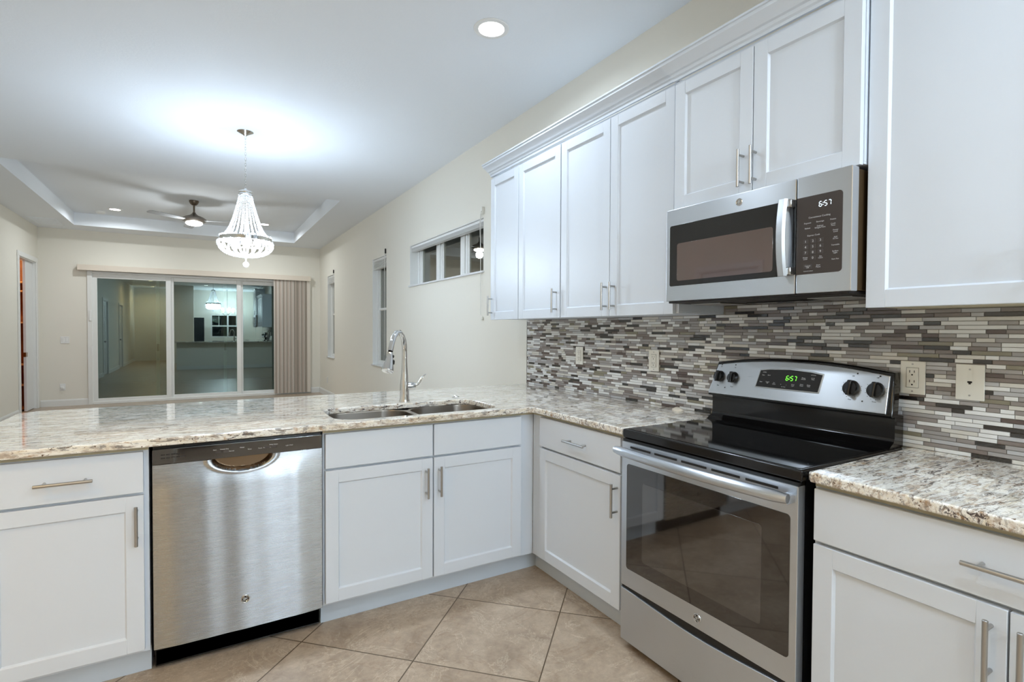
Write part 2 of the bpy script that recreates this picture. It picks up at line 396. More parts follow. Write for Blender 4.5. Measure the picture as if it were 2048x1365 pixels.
for a, b, c, d in cells(XL-T, T, YB-T, YF+T, [TR]): m.box(a, b, c, d, ZC, ZT+.03)
m.box(XL-T, T, YB-T, YF+T, ZT, ZT+.12)
struct(m.build('ceiling', M_ceil))
# wall block behind the camera (pantry) and the dividing wall under the counter
struct(MB().box(-3.25, -2.36, -4.3, -3.25, 0, ZC).build('wall_pantry', M_wall))
m = MB().box(-2.80, -.001, .64, .74, 0, .868)
struct(m.build('wall_peninsula', M_wall), 'low wall under the raised back of the peninsula counter')
# baseboards
def base(name, x0, x1, y0, y1, ax):
    m = MB()
    prof = [(0, 0), (.014, 0), (.014, .085), (.011, .095), (.008, .105), (.005, .112), (0, .112)]
    if ax == 'x':      # runs along x on wall at y0, faces -y
        m.prism([(y0-a, b) for a, b in prof], x0, x1, 'x')
        # prism axis x uses (y,z)
    else:
        sgn = x1
        m.loft([[Vector((x0+sgn*a, y, b)) for a, b in prof] for y in (y0, y1)])
    return struct(m.build(name, M_trim))
base('baseboard_far', XL+.016, SL[0]-.01, YF, None, 'x'); base('baseboard_far.001', SL[1]+.01, -.016, YF, None, 'x')
base('baseboard_left', XL, 1, 2.49, 7.90, 'y'); base('baseboard_left.001', XL, 1, -.80, 1.47, 'y'); base('baseboard_left.002', XL, 1, YB, -1.84, 'y')
base('baseboard_right', 0, -1, 1.02, YF, 'y')
base('baseboard_peninsula', -2.80, -.02, .64+.10+.014, None, 'x').location = (0, 0, 0)

# ------------------------------------------------------------------ windows in the right wall
def rect_frame(m, a0, a1, b0, b1, w_, x0, x1, bv=.003):
    m.box(x0, x1, a0, a0+w_, b0, b1, bv); m.box(x0, x1, a1-w_, a1, b0, b1, bv)
    m.box(x0, x1, a0+w_, a1-w_, b0, b0+w_, bv); m.box(x0, x1, a0+w_, a1-w_, b1-w_, b1, bv)
def window(idx, W, kind):
    y0, y1, z0, z1 = W
    loc = (0, (y0+y1)/2, z0)
    e = bpy.data.objects.new('window_%d' % idx, None); C.objects.link(e); e.location = loc; struct(e)
    m = MB()     # white lined reveal
    m.box(.002, .125, y0, y0+.006, z0, z1); m.box(.002, .125, y1-.006, y1, z0, z1); m.box(.002, .125, y0, y1, z1-.006, z1)
    m.xf(Matrix.Translation(-Vector(loc))); m.build('reveal', M_trim, e)
    m = MB().box(-.02, .125, y0-.012, y1+.012, z0-.004, z0+.014, .004, seg=2)
    m.xf(Matrix.Translation(-Vector(loc))); m.build('window_sill', M_sill, e)
    m = MB(); g = []
    if kind == 'triple':
        n = 3; wd = (y1-y0)/n
        for k in range(n):
            a, b = y0+k*wd, y0+(k+1)*wd
            rect_frame(m, a, b, z0+.012, z1, .03, .10, .15); 
            m.box(.112, .145, a+.03, a+.075, z0+.03, z1-.02, .003); m.box(.112, .145, b-.075, b-.03, z0+.03, z1-.02, .003)
            g.append((a+.10, b-.10, z0+.04, z1-.03))
            m.box(.118, .145, a+.075, a+.102, z0+.03, z1-.02, .003); m.box(.118, .145, b-.102, b-.075, z0+.03, z1-.02, .003)
    else:
        zm = 1.6; rect_frame(m, y0, y1, z0+.012, z1, .038, .07, .15)
        rect_frame(m, y0+.034, y1-.034, z0+.04, zm+.02, .03, .082, .128)
        rect_frame(m, y0+.04, y1-.04, zm-.015, z1-.04, .03, .094, .148)
        g = [(y0+.06, y1-.06, z0+.06, zm-.01), (y0+.065, y1-.065, zm+.015, z1-.06)]
    m.xf(Matrix.Translation(-Vector(loc))); m.build('window_frame', M_trim, e)
    gx = .128 if kind == 'triple' else .104
    for a, b, c, d in g:
        q = MB().box(gx, gx+.004, a, b, c, d); q.xf(Matrix.Translation(-Vector(loc))); q.build('pane', M_wglass, e)
    return e
window(1, WIN[0], 'triple'); window(2, WIN[1], 'sash'); window(3, WIN[2], 'sash')

def roller(W, label, drop, cordlen, hookz, n=7):
    y0, y1, z0, z1 = W
    t = thing('slatted_window_blind', label, 'blind', (.02, (y0+y1)/2, z1), 0, 'raised window blinds')
    yc = (y0+y1)/2; h = (y1-y0)/2-.012
    MB().box(-.004, .040, -h, h, -.034, -.008, .003).build('headrail', M_whiteplastic, t)
    m = MB()
    for k in range(n):
        z = -.040-(drop-.04)*k/n
        m.box(-.012, .044, -h+.004, h-.004, z-(drop-.04)/n*.55, z, .0012)
    m.build('raised_slats', M_whiteplastic, t)
    # pull cord on the side nearest the camera (low y)
    yy = -h+.02
    m = MB(); m.tube([(-.03, yy, hookz), (-.036, yy-.004, -.03), (-.036, yy-.006, -.25), (-.034, yy-.008, -cordlen)], .0022, 6)
    m.tube([(-.028, yy+.012, hookz-.02), (-.038, yy+.008, -.05), (-.036, yy-.002, -.28), (-.034, yy-.006, -cordlen+.02)], .0022, 6)
    m.build('pull_cord', M_cord, t)
    return t
t = roller(WIN[0], 'raised white slatted blind above the wide three-pane window', .075, .86, .055)
m = MB(); m.box(-.045, -.0205, -.955, -.928, .02, .085, .004, seg=2); m.cyl((-.05, -.942, .04), (-.0205, -.942, .04), .008, 12); m.build('cord_cleat', M_almond, t)
m = MB(); m.lathe([(.003, .03), (.008, .025), (.012, .0), (.010, -.004), (.0, -.004)], (-.034, -.94, -.90), 12); m.ball((-.034, -.925, -.885), .010, 1); m.build('cord_tassel', M_almond, t)
t = roller(WIN[1], 'raised slatted blind in the nearer tall narrow window', .16, 1.35, .06)
MB().box(-.04, -.0205, -.325, -.312, .01, .075, .003).build('cord_cleat', M_rubber, t)
t = roller(WIN[2], 'raised slatted blind in the tall narrow window beside the far corner', .16, 1.4, .06)
MB().box(-.04, -.0205, -.295, -.282, .01, .075, .003).build('cord_cleat', M_rubber, t)

# window behind the camera
e = bpy.data.objects.new('window_4', None); C.objects.link(e); e.location = (-1.1, YB, .95); struct(e)
m = MB()
def fr(m, x0, x1, z0, z1, w_, y0, y1, bv=.003):
    m.box(x0, x0+w_, y0, y1, z0, z1, bv); m.box(x1-w_, x1, y0, y1, z0, z1, bv); m.box(x0+w_, x1-w_, y0, y1, z0, z0+w_, bv); m.box(x0+w_, x1-w_, y0, y1, z1-w_, z1, bv)
fr(m, -.65, .65, 0, 1.0, .05, -.09, -.02); m.box(-.03, .03, -.088, -.022, 0, 1, .002); m.box(-.62, .62, -.086, -.024, .47, .53, .002)
for q in (-.34, .34): m.box(q-.01, q+.01, -.08, -.04, .52, .97)
m.build('window_frame', M_trim, e)
MB().box(-.62, .62, -.07, -.065, .03, .97).build('pane', M_wglass, e)

# ------------------------------------------------------------------ sliding glass door
e = bpy.data.objects.new('door_1', None); C.objects.link(e); e.location = (-1.98, YF, 0); struct(e)
X = lambda x: x+1.98
m = MB(); fr(m, X(SL[0]), X(SL[1]), 0.0, SL[3], .045, -.02, .13, .004)
m.box(X(-3.80), X(-3.735), -.028, 0, 0, 2.30, .003)
m.build('door_frame', M_trim, e)
for a, b, y in ((-3.745, -2.60, .0), (-2.635, -1.455, .032), (-1.50, -.235, .064)):
    m = MB(); fr(m, X(a), X(b), .02, 2.255, .078, y, y+.03, .004); p = m.build('sliding_panel', M_trim, e)
    MB().box(X(a)+.07, X(b)-.07, y+.012, y+.018, .09, 2.19).build('pane', M_glass, p)
for a in (-2.81, -1.73, -1.52):
    p = MB().box(X(a)-.028, X(a)+.028, .098, .118, .05, 2.23, .003).build('rear_stile', M_trim, e)
    MB().box(X(a)-.02, X(a)+.02, .094, .10, .90, 1.03, .003).build('latch_plate', M_rubber, p)
m = MB(); m.box(X(-3.765), X(-3.728), -.03, -.01, .83, 1.01, .006, seg=2); m.box(X(-3.757), X(-3.736), -.034, -.028, .86, .98, .003)
m.build('pull_handle', M_whiteplastic, e)
MB().box(X(-3.775), X(-3.74), -.045, -.025, 1.44, 1.62, .004).build('wall_switch_box', M_whiteplastic, e)

# vertical blinds + valance
t = thing('vertical_blind', 'beige vertical blind stacked at the right end of the sliding glass door', 'blind', (-2.05, YF-.07, 0))
m = MB(); m.box(-1.866, 1.853, -.055, -.045, 2.294, 2.392, .003); m.box(-1.866, -1.856, -.045, .068, 2.294, 2.392, .003); m.box(1.843, 1.853, -.045, .068, 2.294, 2.392, .003); m.box(-1.866, 1.853, -.045, .068, 2.384, 2.392)
m.build('valance', M_valance, t)
MB().box(-1.84, 1.83, -.02, .02, 2.33, 2.36, .003).build('headrail', M_whiteplastic, t)
n = 28
for k in range(n):
    x = 1.195+(1.825-1.20)*k/(n-1); th = math.radians(38+random.uniform(-7, 7))
    ca, sa = math.cos(th)*.042, math.sin(th)*.042
    ring = lambda z: [Vector((x-ca, -sa, z)), Vector((x+.004, .002-.0, z)), Vector((x+ca, sa, z)), Vector((x+ca-.001, sa+.001, z)), Vector((x+.002, .004, z)), Vector((x-ca-.001, -sa+.001, z))]
    MB().loft([ring(.03), ring(2.325)]).build('slat', M_slats[k % 3 if random.random() < .7 else random.randrange(3)], t)
m = MB(); m.tube([(1.838, -.05, 2.30), (1.842, -.05, 1.2), (1.838, -.05, .95)], .003, 6); m.build('control_wand', M_cord, t)

# ------------------------------------------------------------------ doors in left wall
def left_door(idx, D, style):
    y0, y1, _, z1 = D
    e = bpy.data.objects.new('door_%d' % idx, None); C.objects.link(e); e.location = (XL, (y0+y1)/2, 0); struct(e)
    h = (y1-y0)/2; wd = .068
    m = MB()
    m.box(0, .018, -h-wd, -h+.006, 0, z1-.006, .004); m.box(0, .018, h-.006, h+wd, 0, z1-.006, .004); m.box(0, .018, -h-wd, h+wd, z1-.006, z1+wd, .004)
    m.build('casing', M_trim, e)
    m = MB(); m.box(-TL, 0, -h, -h+.018, 0, z1); m.box(-TL, 0, h-.018, h, 0, z1); m.box(-TL, 0, -h+.018, h-.018, z1-.018, z1); m.build('jamb', M_trim, e)
    if style == 'panel':
        s = MB().box(-.06, -.024, -h+.02, h-.02, .01, z1-.02, .003)
        s = s.build('slab', M_door, e)
        m = MB()
        for z_, hh in ((.15, .62), (.90, .62), (1.62, .34)):
            for s_ in (-1, 1):
                a, b = sorted((s_*.05, s_*(h-.13))); m.box(-.026, -.016, a, b, z_, z_+hh, .008, seg=2)
        m.build('raised_panels', M_door, s)
        m = MB(); m.cyl((-.024, h-.09, .95), (.02, h-.09, .95), .01, 12); m.ball((.035, h-.09, .95), .027, 2); m.cyl((-.024, h-.09, .95), (-.016, h-.09, .95), .032, 20); m.build('door_knob', M_nickel, s)
    else:
        s = MB().box(-.070, -.035, -h+.53, h-.019, .01, z1-.02, .002).build('pocket_slab', M_door, e)
        m = MB(); m.box(-.068, -.037, -h+.524, -h+.531, .86, .93, .001); m.box(-.035, -.032, -h+.54, -h+.58, .86, .93, .002); m.build('edge_latch', M_brass, s)
    return e
left_door(2, LDOOR[1], 'panel'); left_door(3, LDOOR[2], 'panel'); left_door(4, LDOOR[0], 'pocket')
# closet beyond the pocket door
m = MB(); cx0, cx1, cy0, cy1 = XL-1.25, XL-TL-.002, 7.6, 9.6
m.box(cx0-.05, cx0, cy0, cy1, 0, 2.7); m.box(cx0, cx1, cy0-.05, cy0, 0, 2.7); m.box(cx0, cx1, cy1, cy1+.05, 0, 2.7); m.box(cx0, cx1, cy0, cy1, 2.65, 2.7); m.box(cx0, cx1, cy0, cy1, -.05, 0)
struct(m.build('wall_closet', M_closet))
t = thing('closet_shelving', 'wooden closet shelves seen through the half-open door at far left', 'shelving', ((cx0+XL-.2)/2, cy1-.22, 0))
for z in (.36, .70, 1.40, 1.92, 2.07):
    MB().box(-.50, .50, -.16, .20, z-.012, z+.012, .003).build('shelf', M_shelf, t)
for x in (-.52, .52): MB().box(x-.012, x+.012, -.16, .20, 0, 2.3, .003).build('upright', M_closet, t)
def point(name, loc, power, col, r=.04):
    l = bpy.data.lights.new(name, 'POINT'); l.energy = power; l.color = col; l.shadow_soft_size = r
    o = bpy.data.objects.new(name, l); C.objects.link(o); o.location = loc; return o
cl = thing('closet_ceiling_light', 'warm light inside the closet at far left', 'light', (cx0+.6, 8.6, 2.65))
MB().lathe([(.0, -.03), (.06, -.03), (.075, -.012), (.08, 0), (0, 0)], (0, 0, 0), 24).build('globe', M_warmlens, cl)
o = point('closet_bulb', (0, 0, -.09), 26, (1, .66, .34)); o.parent = cl

# ------------------------------------------------------------------ plates on walls
def plate(label, name, cat, pos, rz, kind, M=M_almond, w_=.074, h=.115, group=None):
    t = thing(name, label, cat, pos, rz, 'wall outlets' if name == 'wall_outlet' else None)
    pl = MB().box(-w_/2, w_/2, -.006, 0, -h/2, h/2, .0022, seg=2)
    pl.build('cover_plate', M, t)
    if kind == 'duplex':
        s = MB(); s.box(-.0175, .0175, -.0085, -.005, -.034, .034, .0012); s = s.build('receptacle', M, t)
        q = MB()
        for z in (.017, -.017):
            q.box(-.0085, -.0065, -.0089, -.0075, z, z+.009); q.box(.0055, .0075, -.0089, -.0075, z+.0005, z+.0085); q.cyl((0, -.0089, z-.007), (0, -.0075, z-.007), .0027, 12)
        fr(q, -.0187, .0187, -.0352, .0352, .0008, -.0064, -.0058, 0)
        q.build('slots', M_rubber, s)
    elif kind == 'phone':
        q = MB(); q.prism([(-.006, .004), (.006, .004), (.006, -.002), (.003, -.002), (.003, -.006), (-.003, -.006), (-.003, -.002), (-.006, -.002)], -.0064, -.0058); q.build('phone_jack', M_rubber, t)
    elif kind == 'rockers':
        for x in (-.023, .023):
            MB().box(x-.016, x+.016, -.010, -.005, -.033, .033, .002).build('rocker_switch', M, t)
    elif kind == 'plugged':
        MB().box(-.0175, .0175, -.0085, -.005, -.034, .034, .0012).build('receptacle', M, t)
        MB().box(-.022, .022, -.034, -.0086, -.03, .012, .006, seg=2).build('plug_in_night_light', M_whiteplastic, t)
    if kind != 'plugged':
        for z in ((.047, -.047) if kind != 'phone' else (.042, -.042)): MB().cyl((0, -.0068, z), (0, -.0055, z), .003, 12).build('screw', M_nickel, t)
    return t
FX = -.0105
plate('almond outlet on the tile backsplash, farthest left below the upper cabinets', 'wall_outlet', 'outlet', (FX, .353, 1.146), -PI/2, 'duplex')
plate('almond outlet on the tile backsplash just left of the range', 'wall_outlet', 'outlet', (FX, -.302, 1.146), -PI/2, 'duplex')
plate('almond outlet on the tile backsplash just right of the range control panel', 'wall_outlet', 'outlet', (FX, -1.512, 1.150), -PI/2, 'duplex')
plate('almond telephone jack plate on the tile backsplash, far right', 'phone_jack_plate', 'phone jack', (FX, -1.67, 1.147), -PI/2, 'phone')
plate('white double light switch on the far wall left of the sliding door', 'light_switch', 'switch', (-4.103, YF-.001, 1.113), 0, 'rockers', M_whiteplastic, .116, .118)
plate('white outlet with plug-in unit low on the far wall left of the sliding door', 'wall_outlet', 'outlet', (-4.14, YF-.001, .32), 0, 'plugged', M_whiteplastic)
plate('small outlet low on the right wall below the farthest tall window', 'wall_outlet', 'outlet', (-.001, 8.32, .32), -PI/2, 'duplex', M_whiteplastic)

# ------------------------------------------------------------------ cabinets
DT = .02
def pull(m, p0, p1, out, r=.0058, off=.035):
    """bar pull; p0,p1 ends of bar in local coords at door face (y=face), out=y of face"""
    p0, p1 = Vector(p0), Vector(p1); d = (p1-p0).normalized(); o = Vector((0, -off, 0))
    m.cyl(p0+o, p1+o, r, 16, bev=.001)
    ln = (p1-p0).length
    for s_ in (.15, .85): q = p0+(p1-p0)*s_; m.cyl(q, q+o, .0048, 12)
def door(parent, x0, x1, z0, z1, handle=None, drawer=False, y=0.0, rail=.055, hl=.145):
    """front faces -y; face plane y-DT"""
    m = MB(); f = y-DT
    if drawer: m.box(x0, x1, f, y-.001, z0, z1, .003, seg=2)
    else:
        m.box(x0, x0+rail, f, y-.001, z0, z1, .0015); m.box(x1-rail, x1, f, y-.001, z0, z1, .0015)
        m.box(x0+rail-.001, x1-rail+.001, f, y-.001, z0, z0+rail, .0015); m.box(x0+rail-.001, x1-rail+.001, f, y-.001, z1-rail, z1, .0015)
        m.box(x0+rail-.003, x1-rail+.003, f+.0095, y-.001, z0+rail-.003, z1-rail+.003)
        # small inner bevel moulding
        a0, a1, b0, b1 = x0+rail-.0015, x1-rail+.0015, z0+rail-.0015, z1-rail+.0015
        outr = [Vector((a0, f+.0005, b0)), Vector((a1, f+.0005, b0)), Vector((a1, f+.0005, b1)), Vector((a0, f+.0005, b1))]
        k = .006; inn = [Vector((a0+k, f+.0096, b0+k)), Vector((a1-k, f+.0096, b0+k)), Vector((a1-k, f+.0096, b1-k)), Vector((a0+k, f+.0096, b1-k))]
        m.loft([outr, inn], cap=False)
    d = m.build('drawer_front' if drawer else 'door', M_cab, parent)
    if handle:
        h = MB(); kx, ka, kb = handle
        if kx == 'h': pull(h, (ka-hl/2, f, kb), (ka+hl/2, f, kb), f)
        else: pull(h, (ka, f, kb-hl/2), (ka, f, kb+hl/2), f)
        h.build('handle', M_nickel, d)
    return d
Z0, Z1, Z2, Z3, ZB = .115, .694, .704, .855, .874    # door bottom/top, drawer bottom/top, box top
def base_cab(label, loc, rz, w_, depth, toe=.053, hollow=False, tx0=0, tx1=0):
    t = thing('base_cabinet', label, 'cabinet', loc, rz, 'white base cabinets')
    m = MB()
    if hollow:
        m.box(0, w_, .002, .0025+.018, .10, ZB-.001); m.box(0, w_, depth-.018, depth, .10, ZB-.001)
        m.box(0, .018, .0205, depth-.018, .10, ZB-.001); m.box(w_-.018, w_, .0205, depth-.018, .10, ZB-.001); m.box(.018, w_-.018, .0205, depth-.018, .10, .118)
    else: m.box(0, w_, .002, depth, .10, ZB-.001)
    m.build('carcass', M_cab, t)
    m = MB(); m.box(tx0, w_+tx1, toe, depth-.02, 0, .0995); m.build('toe_kick', M_kick, t)
    m = MB(); m.box(0, w_, -.001, .0025, Z3+.002, ZB-.0005, .0004); m.build('top_rail', M_cream, t)
    return t
# left cabinet
t = base_cab('white base cabinet with one drawer left of the dishwasher', (-2.79, 0, 0), 0, .478, .62)
door(t, .010, .463, Z2, Z3, ('h', .241, .776), True, hl=.158)
door(t, .010, .463, Z0, Z1, ('v', .442, .590))
# sink base
t = base_cab('white sink base cabinet with two false drawer fronts beside the dishwasher', (-1.691, 0, 0), 0, 1.0895, .62, hollow=True, tx1=.054)
x = -1.691
door(t, -1.683-x, -1.188-x, Z2, Z3, None, True); door(t, -1.182-x, -.6886-x, Z2, Z3, None, True)
door(t, -1.683-x, -1.188-x, Z0, Z1, ('v', -1.2235-x, .583)); door(t, -1.182-x, -.6886-x, Z0, Z1, ('v', -1.157-x, .583))
# corner + narrow cabinet on range run: local x = -(y), local y = world x
FXR = -.5995
t = base_cab('white base cabinet with small drawer between corner and range', (FXR, 0, 0), -PI/2, .722, .597, toe=.0505, tx0=-.052)
door(t, .0877, .7027, Z2, Z3, ('h', .412, .778), True, hl=.160); door(t, .0877, .7027, Z0, Z1, ('v', .685, .587))
m = MB(); m.box(.0, .0870, -.001, .0, .10, Z3+.002); m.build('corner_filler', M_cab, t)
t = base_cab('white base cabinet with wide drawer right of the range', (FXR, -1.509, 0), -PI/2, .914, .597, toe=.0505)
door(t, .006, .906, Z2, Z3, ('h', .458, .782), True, hl=.20); door(t, .006, .4325, Z0, Z1, ('v', .405, .598)); door(t, .4365, .906, Z0, Z1, ('v', .463, .598))

# uppers
def upper(label, y0, w_, z0, z1, xface, depth, doors, under=M_cab, hz=None):
    t = thing('wall_cabinet', label, 'cabinet', (-depth, y0, z0), -PI/2, 'white wall cabinets')
    H = z1-z0
    MB().box(0, w_, .001, depth-.003, .012, H+.02).build('carcass', M_cab, t)
    m = MB(); m.box(.0, w_, .0, depth-.003, .004, .0115); m.box(.016, w_-.016, .02, depth-.012, .0115, .0118); m.build('underside_panel', under, t)
    for a, b, hx in doors:
        door(t, a, b, 0, H, ('v', hx, hz if hz else .101), hl=.142)
    return t
ZU0, ZU1 = 1.3843, 2.3977
D_ = .3123
upper('white wall cabinet with narrow single door, leftmost beside the wide window', 1.000, .393, ZU0, ZU1, 0, D_, [(.012, .390, .033)])
upper('white single-door wall cabinet, second from the left', .604, .470, ZU0, ZU1, 0, D_, [(.002, .466, .434)])
upper('white two-door wall cabinet immediately left of the microwave', .132, .868, ZU0, ZU1, 0, D_, [(.0035, .4255, .407), (.4295, .8515, .467)])
upper('short white two-door wall cabinet above the microwave', -.740, .762, 1.834, 2.375, 0, .345, [(.010, .384, .348), (.3875, .760, .400)], hz=.09)
upper('white wall cabinet at right edge beside the microwave, tan underside', -1.505, .914, ZU0, ZU1+.35, 0, D_+.0, [(.002, .452, .42), (.457, .909, .49)], under=M_cream)
# crown mouldings
PROF = [(0, 0), (.010, 0), (.010, .012), (.016, .018), (.018, .030), (.026, .034), (.034, .048), (.046, .062), (.052, .070), (.052, .082), (.058, .084), (.058, .092), (0, .092)]
def crown(label, xf, yL, yR, zb, xret=-.004, left=True, right=False):
    m = MB(); st = []
    if left: st += [lambda d: (xret, yL+d), lambda d: (xf-d, yL+d)]
    else: st += [lambda d: (xf-d, yL)]
    if right: st += [lambda d: (xf-d, yR-d), lambda d: (-.36, yR-d)]
    else: st += [lambda d: (xf-d, yR)]
    m.loft([[Vector((*s_(d), zb+z)) for d, z in PROF] for s_ in st])
    o = m.build('crown_moulding', M_cab, None, loc=(xf, (yL+yR)/2, zb), angle=25)
    return tag(o, label, 'moulding', 'crown mouldings')
crown('white crown moulding running above the tall wall cabinets left of the microwave', -D_-.002, 1.000, -.735, 2.4205)
crown('white crown moulding stepping forward above the cabinet over the microwave', -.347, -.742, -1.503, 2.3985, xret=-.33)
crown('white crown moulding on top of the taller cabinet at right edge', -D_-.002, -1.507, -2.42, 2.771)

# ------------------------------------------------------------------ countertops
ZCT, TCT = .905, .030
def rrect(x0, x1, y0, y1, r, n=8):
    pts = []
    for cx, cy, a0 in ((x1-r, y0+r, -90), (x1-r, y1-r, 0), (x0+r, y1-r, 90), (x0+r, y0+r, 180)):
        for k in range(n+1): a = math.radians(a0+90*k/n); pts.append((cx+r*math.cos(a), cy+r*math.sin(a)))
    return pts
YCF, XCF = -.055, -.642
outer = [(-2.889, YCF), (XCF-.02, YCF), (XCF-.006, YCF-.006), (XCF, YCF-.02), (XCF, -.737), (-.003, -.737), (-.003, 1.005), (-2.82, 1.005), (-2.889, .94)]
hole = [(-1.56, .012), (-1.30, .003), (-1.22, .012), (-1.14, .03), (-.86, .062), (-.80, .10), (-.79, .17), (-.80, .28), (-.84, .35), (-.90, .385), (-1.0, .395), (-1.15, .395), (-1.25, .41), (-1.4, .415), (-1.52, .405), (-1.595, .37), (-1.62, .30), (-1.625, .12), (-1.61, .05)]
def smooth_poly(p, it=2):
    for _ in range(it):
        q = []
        for i in range(len(p)):
            a, b = p[i], p[(i+1) % len(p)]; q += [(a[0]*.75+b[0]*.25, a[1]*.75+b[1]*.25), (a[0]*.25+b[0]*.75, a[1]*.25+b[1]*.75)]
        p = q
    return p
hole = smooth_poly(rrect(-1.625, -.79, .01, .405, .10, 4), 1)
m = MB(); m.curve2d([outer, hole[::-1]], ZCT-TCT, TCT, 'xy', .006)
ct = m.build('countertop', M_granite, None, loc=(-1.5, .45, ZCT-TCT)); tag(ct, 'speckled cream granite countertop of the peninsula with the sink cut-out', 'countertop', 'cream granite countertops')
m = MB(); m.curve2d([[(XCF, -2.43), (-.003, -2.43), (-.003, -1.507), (XCF+.01, -1.507), (XCF, -1.517)]], ZCT-TCT, TCT, 'xy', .006)
ct = m.build('countertop', M_granite, None, loc=(-.33, -1.97, ZCT-TCT)); tag(ct, 'short cream granite countertop to the right of the range', 'countertop', 'cream granite countertops')

# sink
t = thing('double_bowl_sink', 'undermount stainless double-bowl sink set in the peninsula countertop', 'sink', (-1.21, .21, ZCT-TCT-.001))
def bowl(x0, x1, y0, y1, r, dep):
    m = MB(); rings = []
    for ins, z in ((-.012, 0), (0, 0), (.002, -.004), (.006, -dep*.5), (.012, -dep+.03), (.03, -dep+.006), (.06, -dep)):
        rings.append([Vector((a+1.21, b-.21, z)) for a, b in rrect(x0+ins, x1-ins, y0+ins, y1-ins, max(r-ins*.5, .03))])
    m.loft(rings, cap=False); m.bm.faces.new([v for v in list(m.bm.verts)[-len(rings[0]):]])
    return m
for a in ((-1.633, -1.205, .002, .413, .11, .21), (-1.180, -.782, .002, .413, .11, .18)):
    b = bowl(*a).build('bowl', M_sink, t, recalc=False)
    cx, cy = (a[0]+a[1])/2+1.21, (a[2]+a[3])/2-.21
    MB().lathe([(.057, .001), (.055, .004), (.045, .003), (.038, -.004), (0, -.006)], (cx, cy, -a[5]+.0005), 28).build('drain', M_nickel, b)
MB().box(.004, .031, -.16, .16, -.012, -.0005, .004, seg=2).build('divider', M_sink, t)

# faucet
t = thing('kitchen_faucet', 'tall polished nickel pull-down faucet standing behind the sink', 'faucet', (-1.154, .485, ZCT))
m = MB(); m.lathe([(.030, 0), (.030, .006), (.0265, .012), (.026, .05), (.0245, .09), (.021, .13), (.0165, .19), (.0145, .24)], (0, 0, 0), 32); m.build('body', M_chrome, t)
pts = [(0, 0, .235), (0, 0, .28), (0, -.002, .31), (-.004, -.012, .345), (-.012, -.035, .374), (-.024, -.068, .390), (-.038, -.104, .386), (-.050, -.134, .364), (-.058, -.156, .330), (-.063, -.168, .300), (-.065, -.173, .29)]
m = MB(); m.tube(pts, [.0145, .014, .014, .014, .014, .014, .014, .014, .014, .014, .014], 20); RZ = Matrix.Rotation(math.radians(-22), 4, 'Z'); m.xf(RZ).build('spout', M_chrome, t)
m = MB(); m.tube([(-.0652, -.1735, .288), (-.0655, -.174, .284)], [.0125, .0125], 16); m.xf(RZ).build('spray_joint', M_rubber, t)
m = MB(); m.tube([(-.0656, -.174, .284), (-.067, -.178, .26), (-.072, -.190, .225), (-.077, -.202, .192), (-.078, -.205, .186)], [.0145, .017, .025, .033, .031], 24); h = m.xf(RZ).build('spray_head', M_chrome, t)
m = MB(); m.ball((-.050, -.180, .262), .006, 1, sz=1.6); m.ball((-.047, -.190, .232), .0065, 1, sz=2.4); m.xf(RZ).build('spray_button', M_rubber, h)
m = MB(); m.tube([(.015, 0, .085), (.03, -.002, .085), (.052, -.004, .086), (.062, -.005, .087)], [.021, .0215, .021, .016], 20); h = m.build('handle_hub', M_chrome, t)
m = MB(); m.tube([(.056, -.004, .085), (.075, -.006, .092), (.088, -.008, .108), (.098, -.009, .128), (.112, -.010, .142), (.124, -.011, .150)], [.007, .008, .009, .009, .010, .005], 14, sc=[1, 1, .8, .6, .5, .5]); m.build('lever', M_chrome, h)
o = MB().lathe([(.0, .0), (.021, 0), (.022, .003), (.019, .006), (.008, .007), (.006, .010), (0, .010)], (0, 0, 0), 24).build('sink_hole_cover', M_chrome); o.location = (-.822, .523, ZCT)
tag(o, 'small round chrome cover cap on the countertop behind the right bowl', 'cap')
# sea shell
m = MB(); n = 22
rings = []
for j, (q, z) in enumerate(((1, 0), (1.0, .002), (.93, .007), (.72, .012), (.42, .016), (.12, .017))):
    rings.append([Vector((math.cos(2*PI*k/n)*.036*q*(1+.045*(k % 2)), math.sin(2*PI*k/n)*.026*q*(1+.045*(k % 2)), z*(1-.03*(k % 2)))) for k in range(n)])
m.loft(rings); o = m.build('sea_shell', M_shell, angle=60); o.location = (-.062, -.515, ZCT); o.rotation_euler = (0, 0, 1.2)
tag(o, 'small cream scallop shell on the countertop against the tiles left of the range', 'shell')

# ------------------------------------------------------------------ mosaic backsplash
PAL = [((238, 239, 238), .10, 26), ((218, 215, 207), .15, 13), ((190, 190, 192), .18, 15), ((164, 160, 158), .25, 14), ((146, 138, 134), .3, 12), ((124, 112, 106), .3, 6), ((84, 68, 64), .2, 5), ((26, 22, 23), .06, 11), ((138, 132, 112), .2, 4)]
tm = []
for i, (c, r, w_) in enumerate(PAL):
    q = mat('mosaic_tile_%s' % ('white', 'ivory', 'silver', 'pewter', 'taupe', 'umber', 'cocoa', 'black', 'olive')[i], srgb(*c), r, Specular_IOR_Level=.6)
    P(q).inputs['Coat Weight'].default_value = 1.0; P(q).inputs['Coat Roughness'].default_value = .06; bump(q, 18, .05, .001); tm.append(q)
M_grout = mat('mosaic_grout', srgb(150, 144, 136), .8); bump(M_grout, 200, .1, .0005)
m = MB()
bm = m.bm
m.box(-.0058, -.0008, -2.43, 1.0, ZCT+.0005, ZU0+.001, 0, 9); m.box(-.0058, -.0008, -1.50, -.742, ZU0+.001, 1.46, 0, 9)
pitch = .01375; g = .0016; wts = [p[2] for p in PAL]
row = 0; z = ZCT+.001
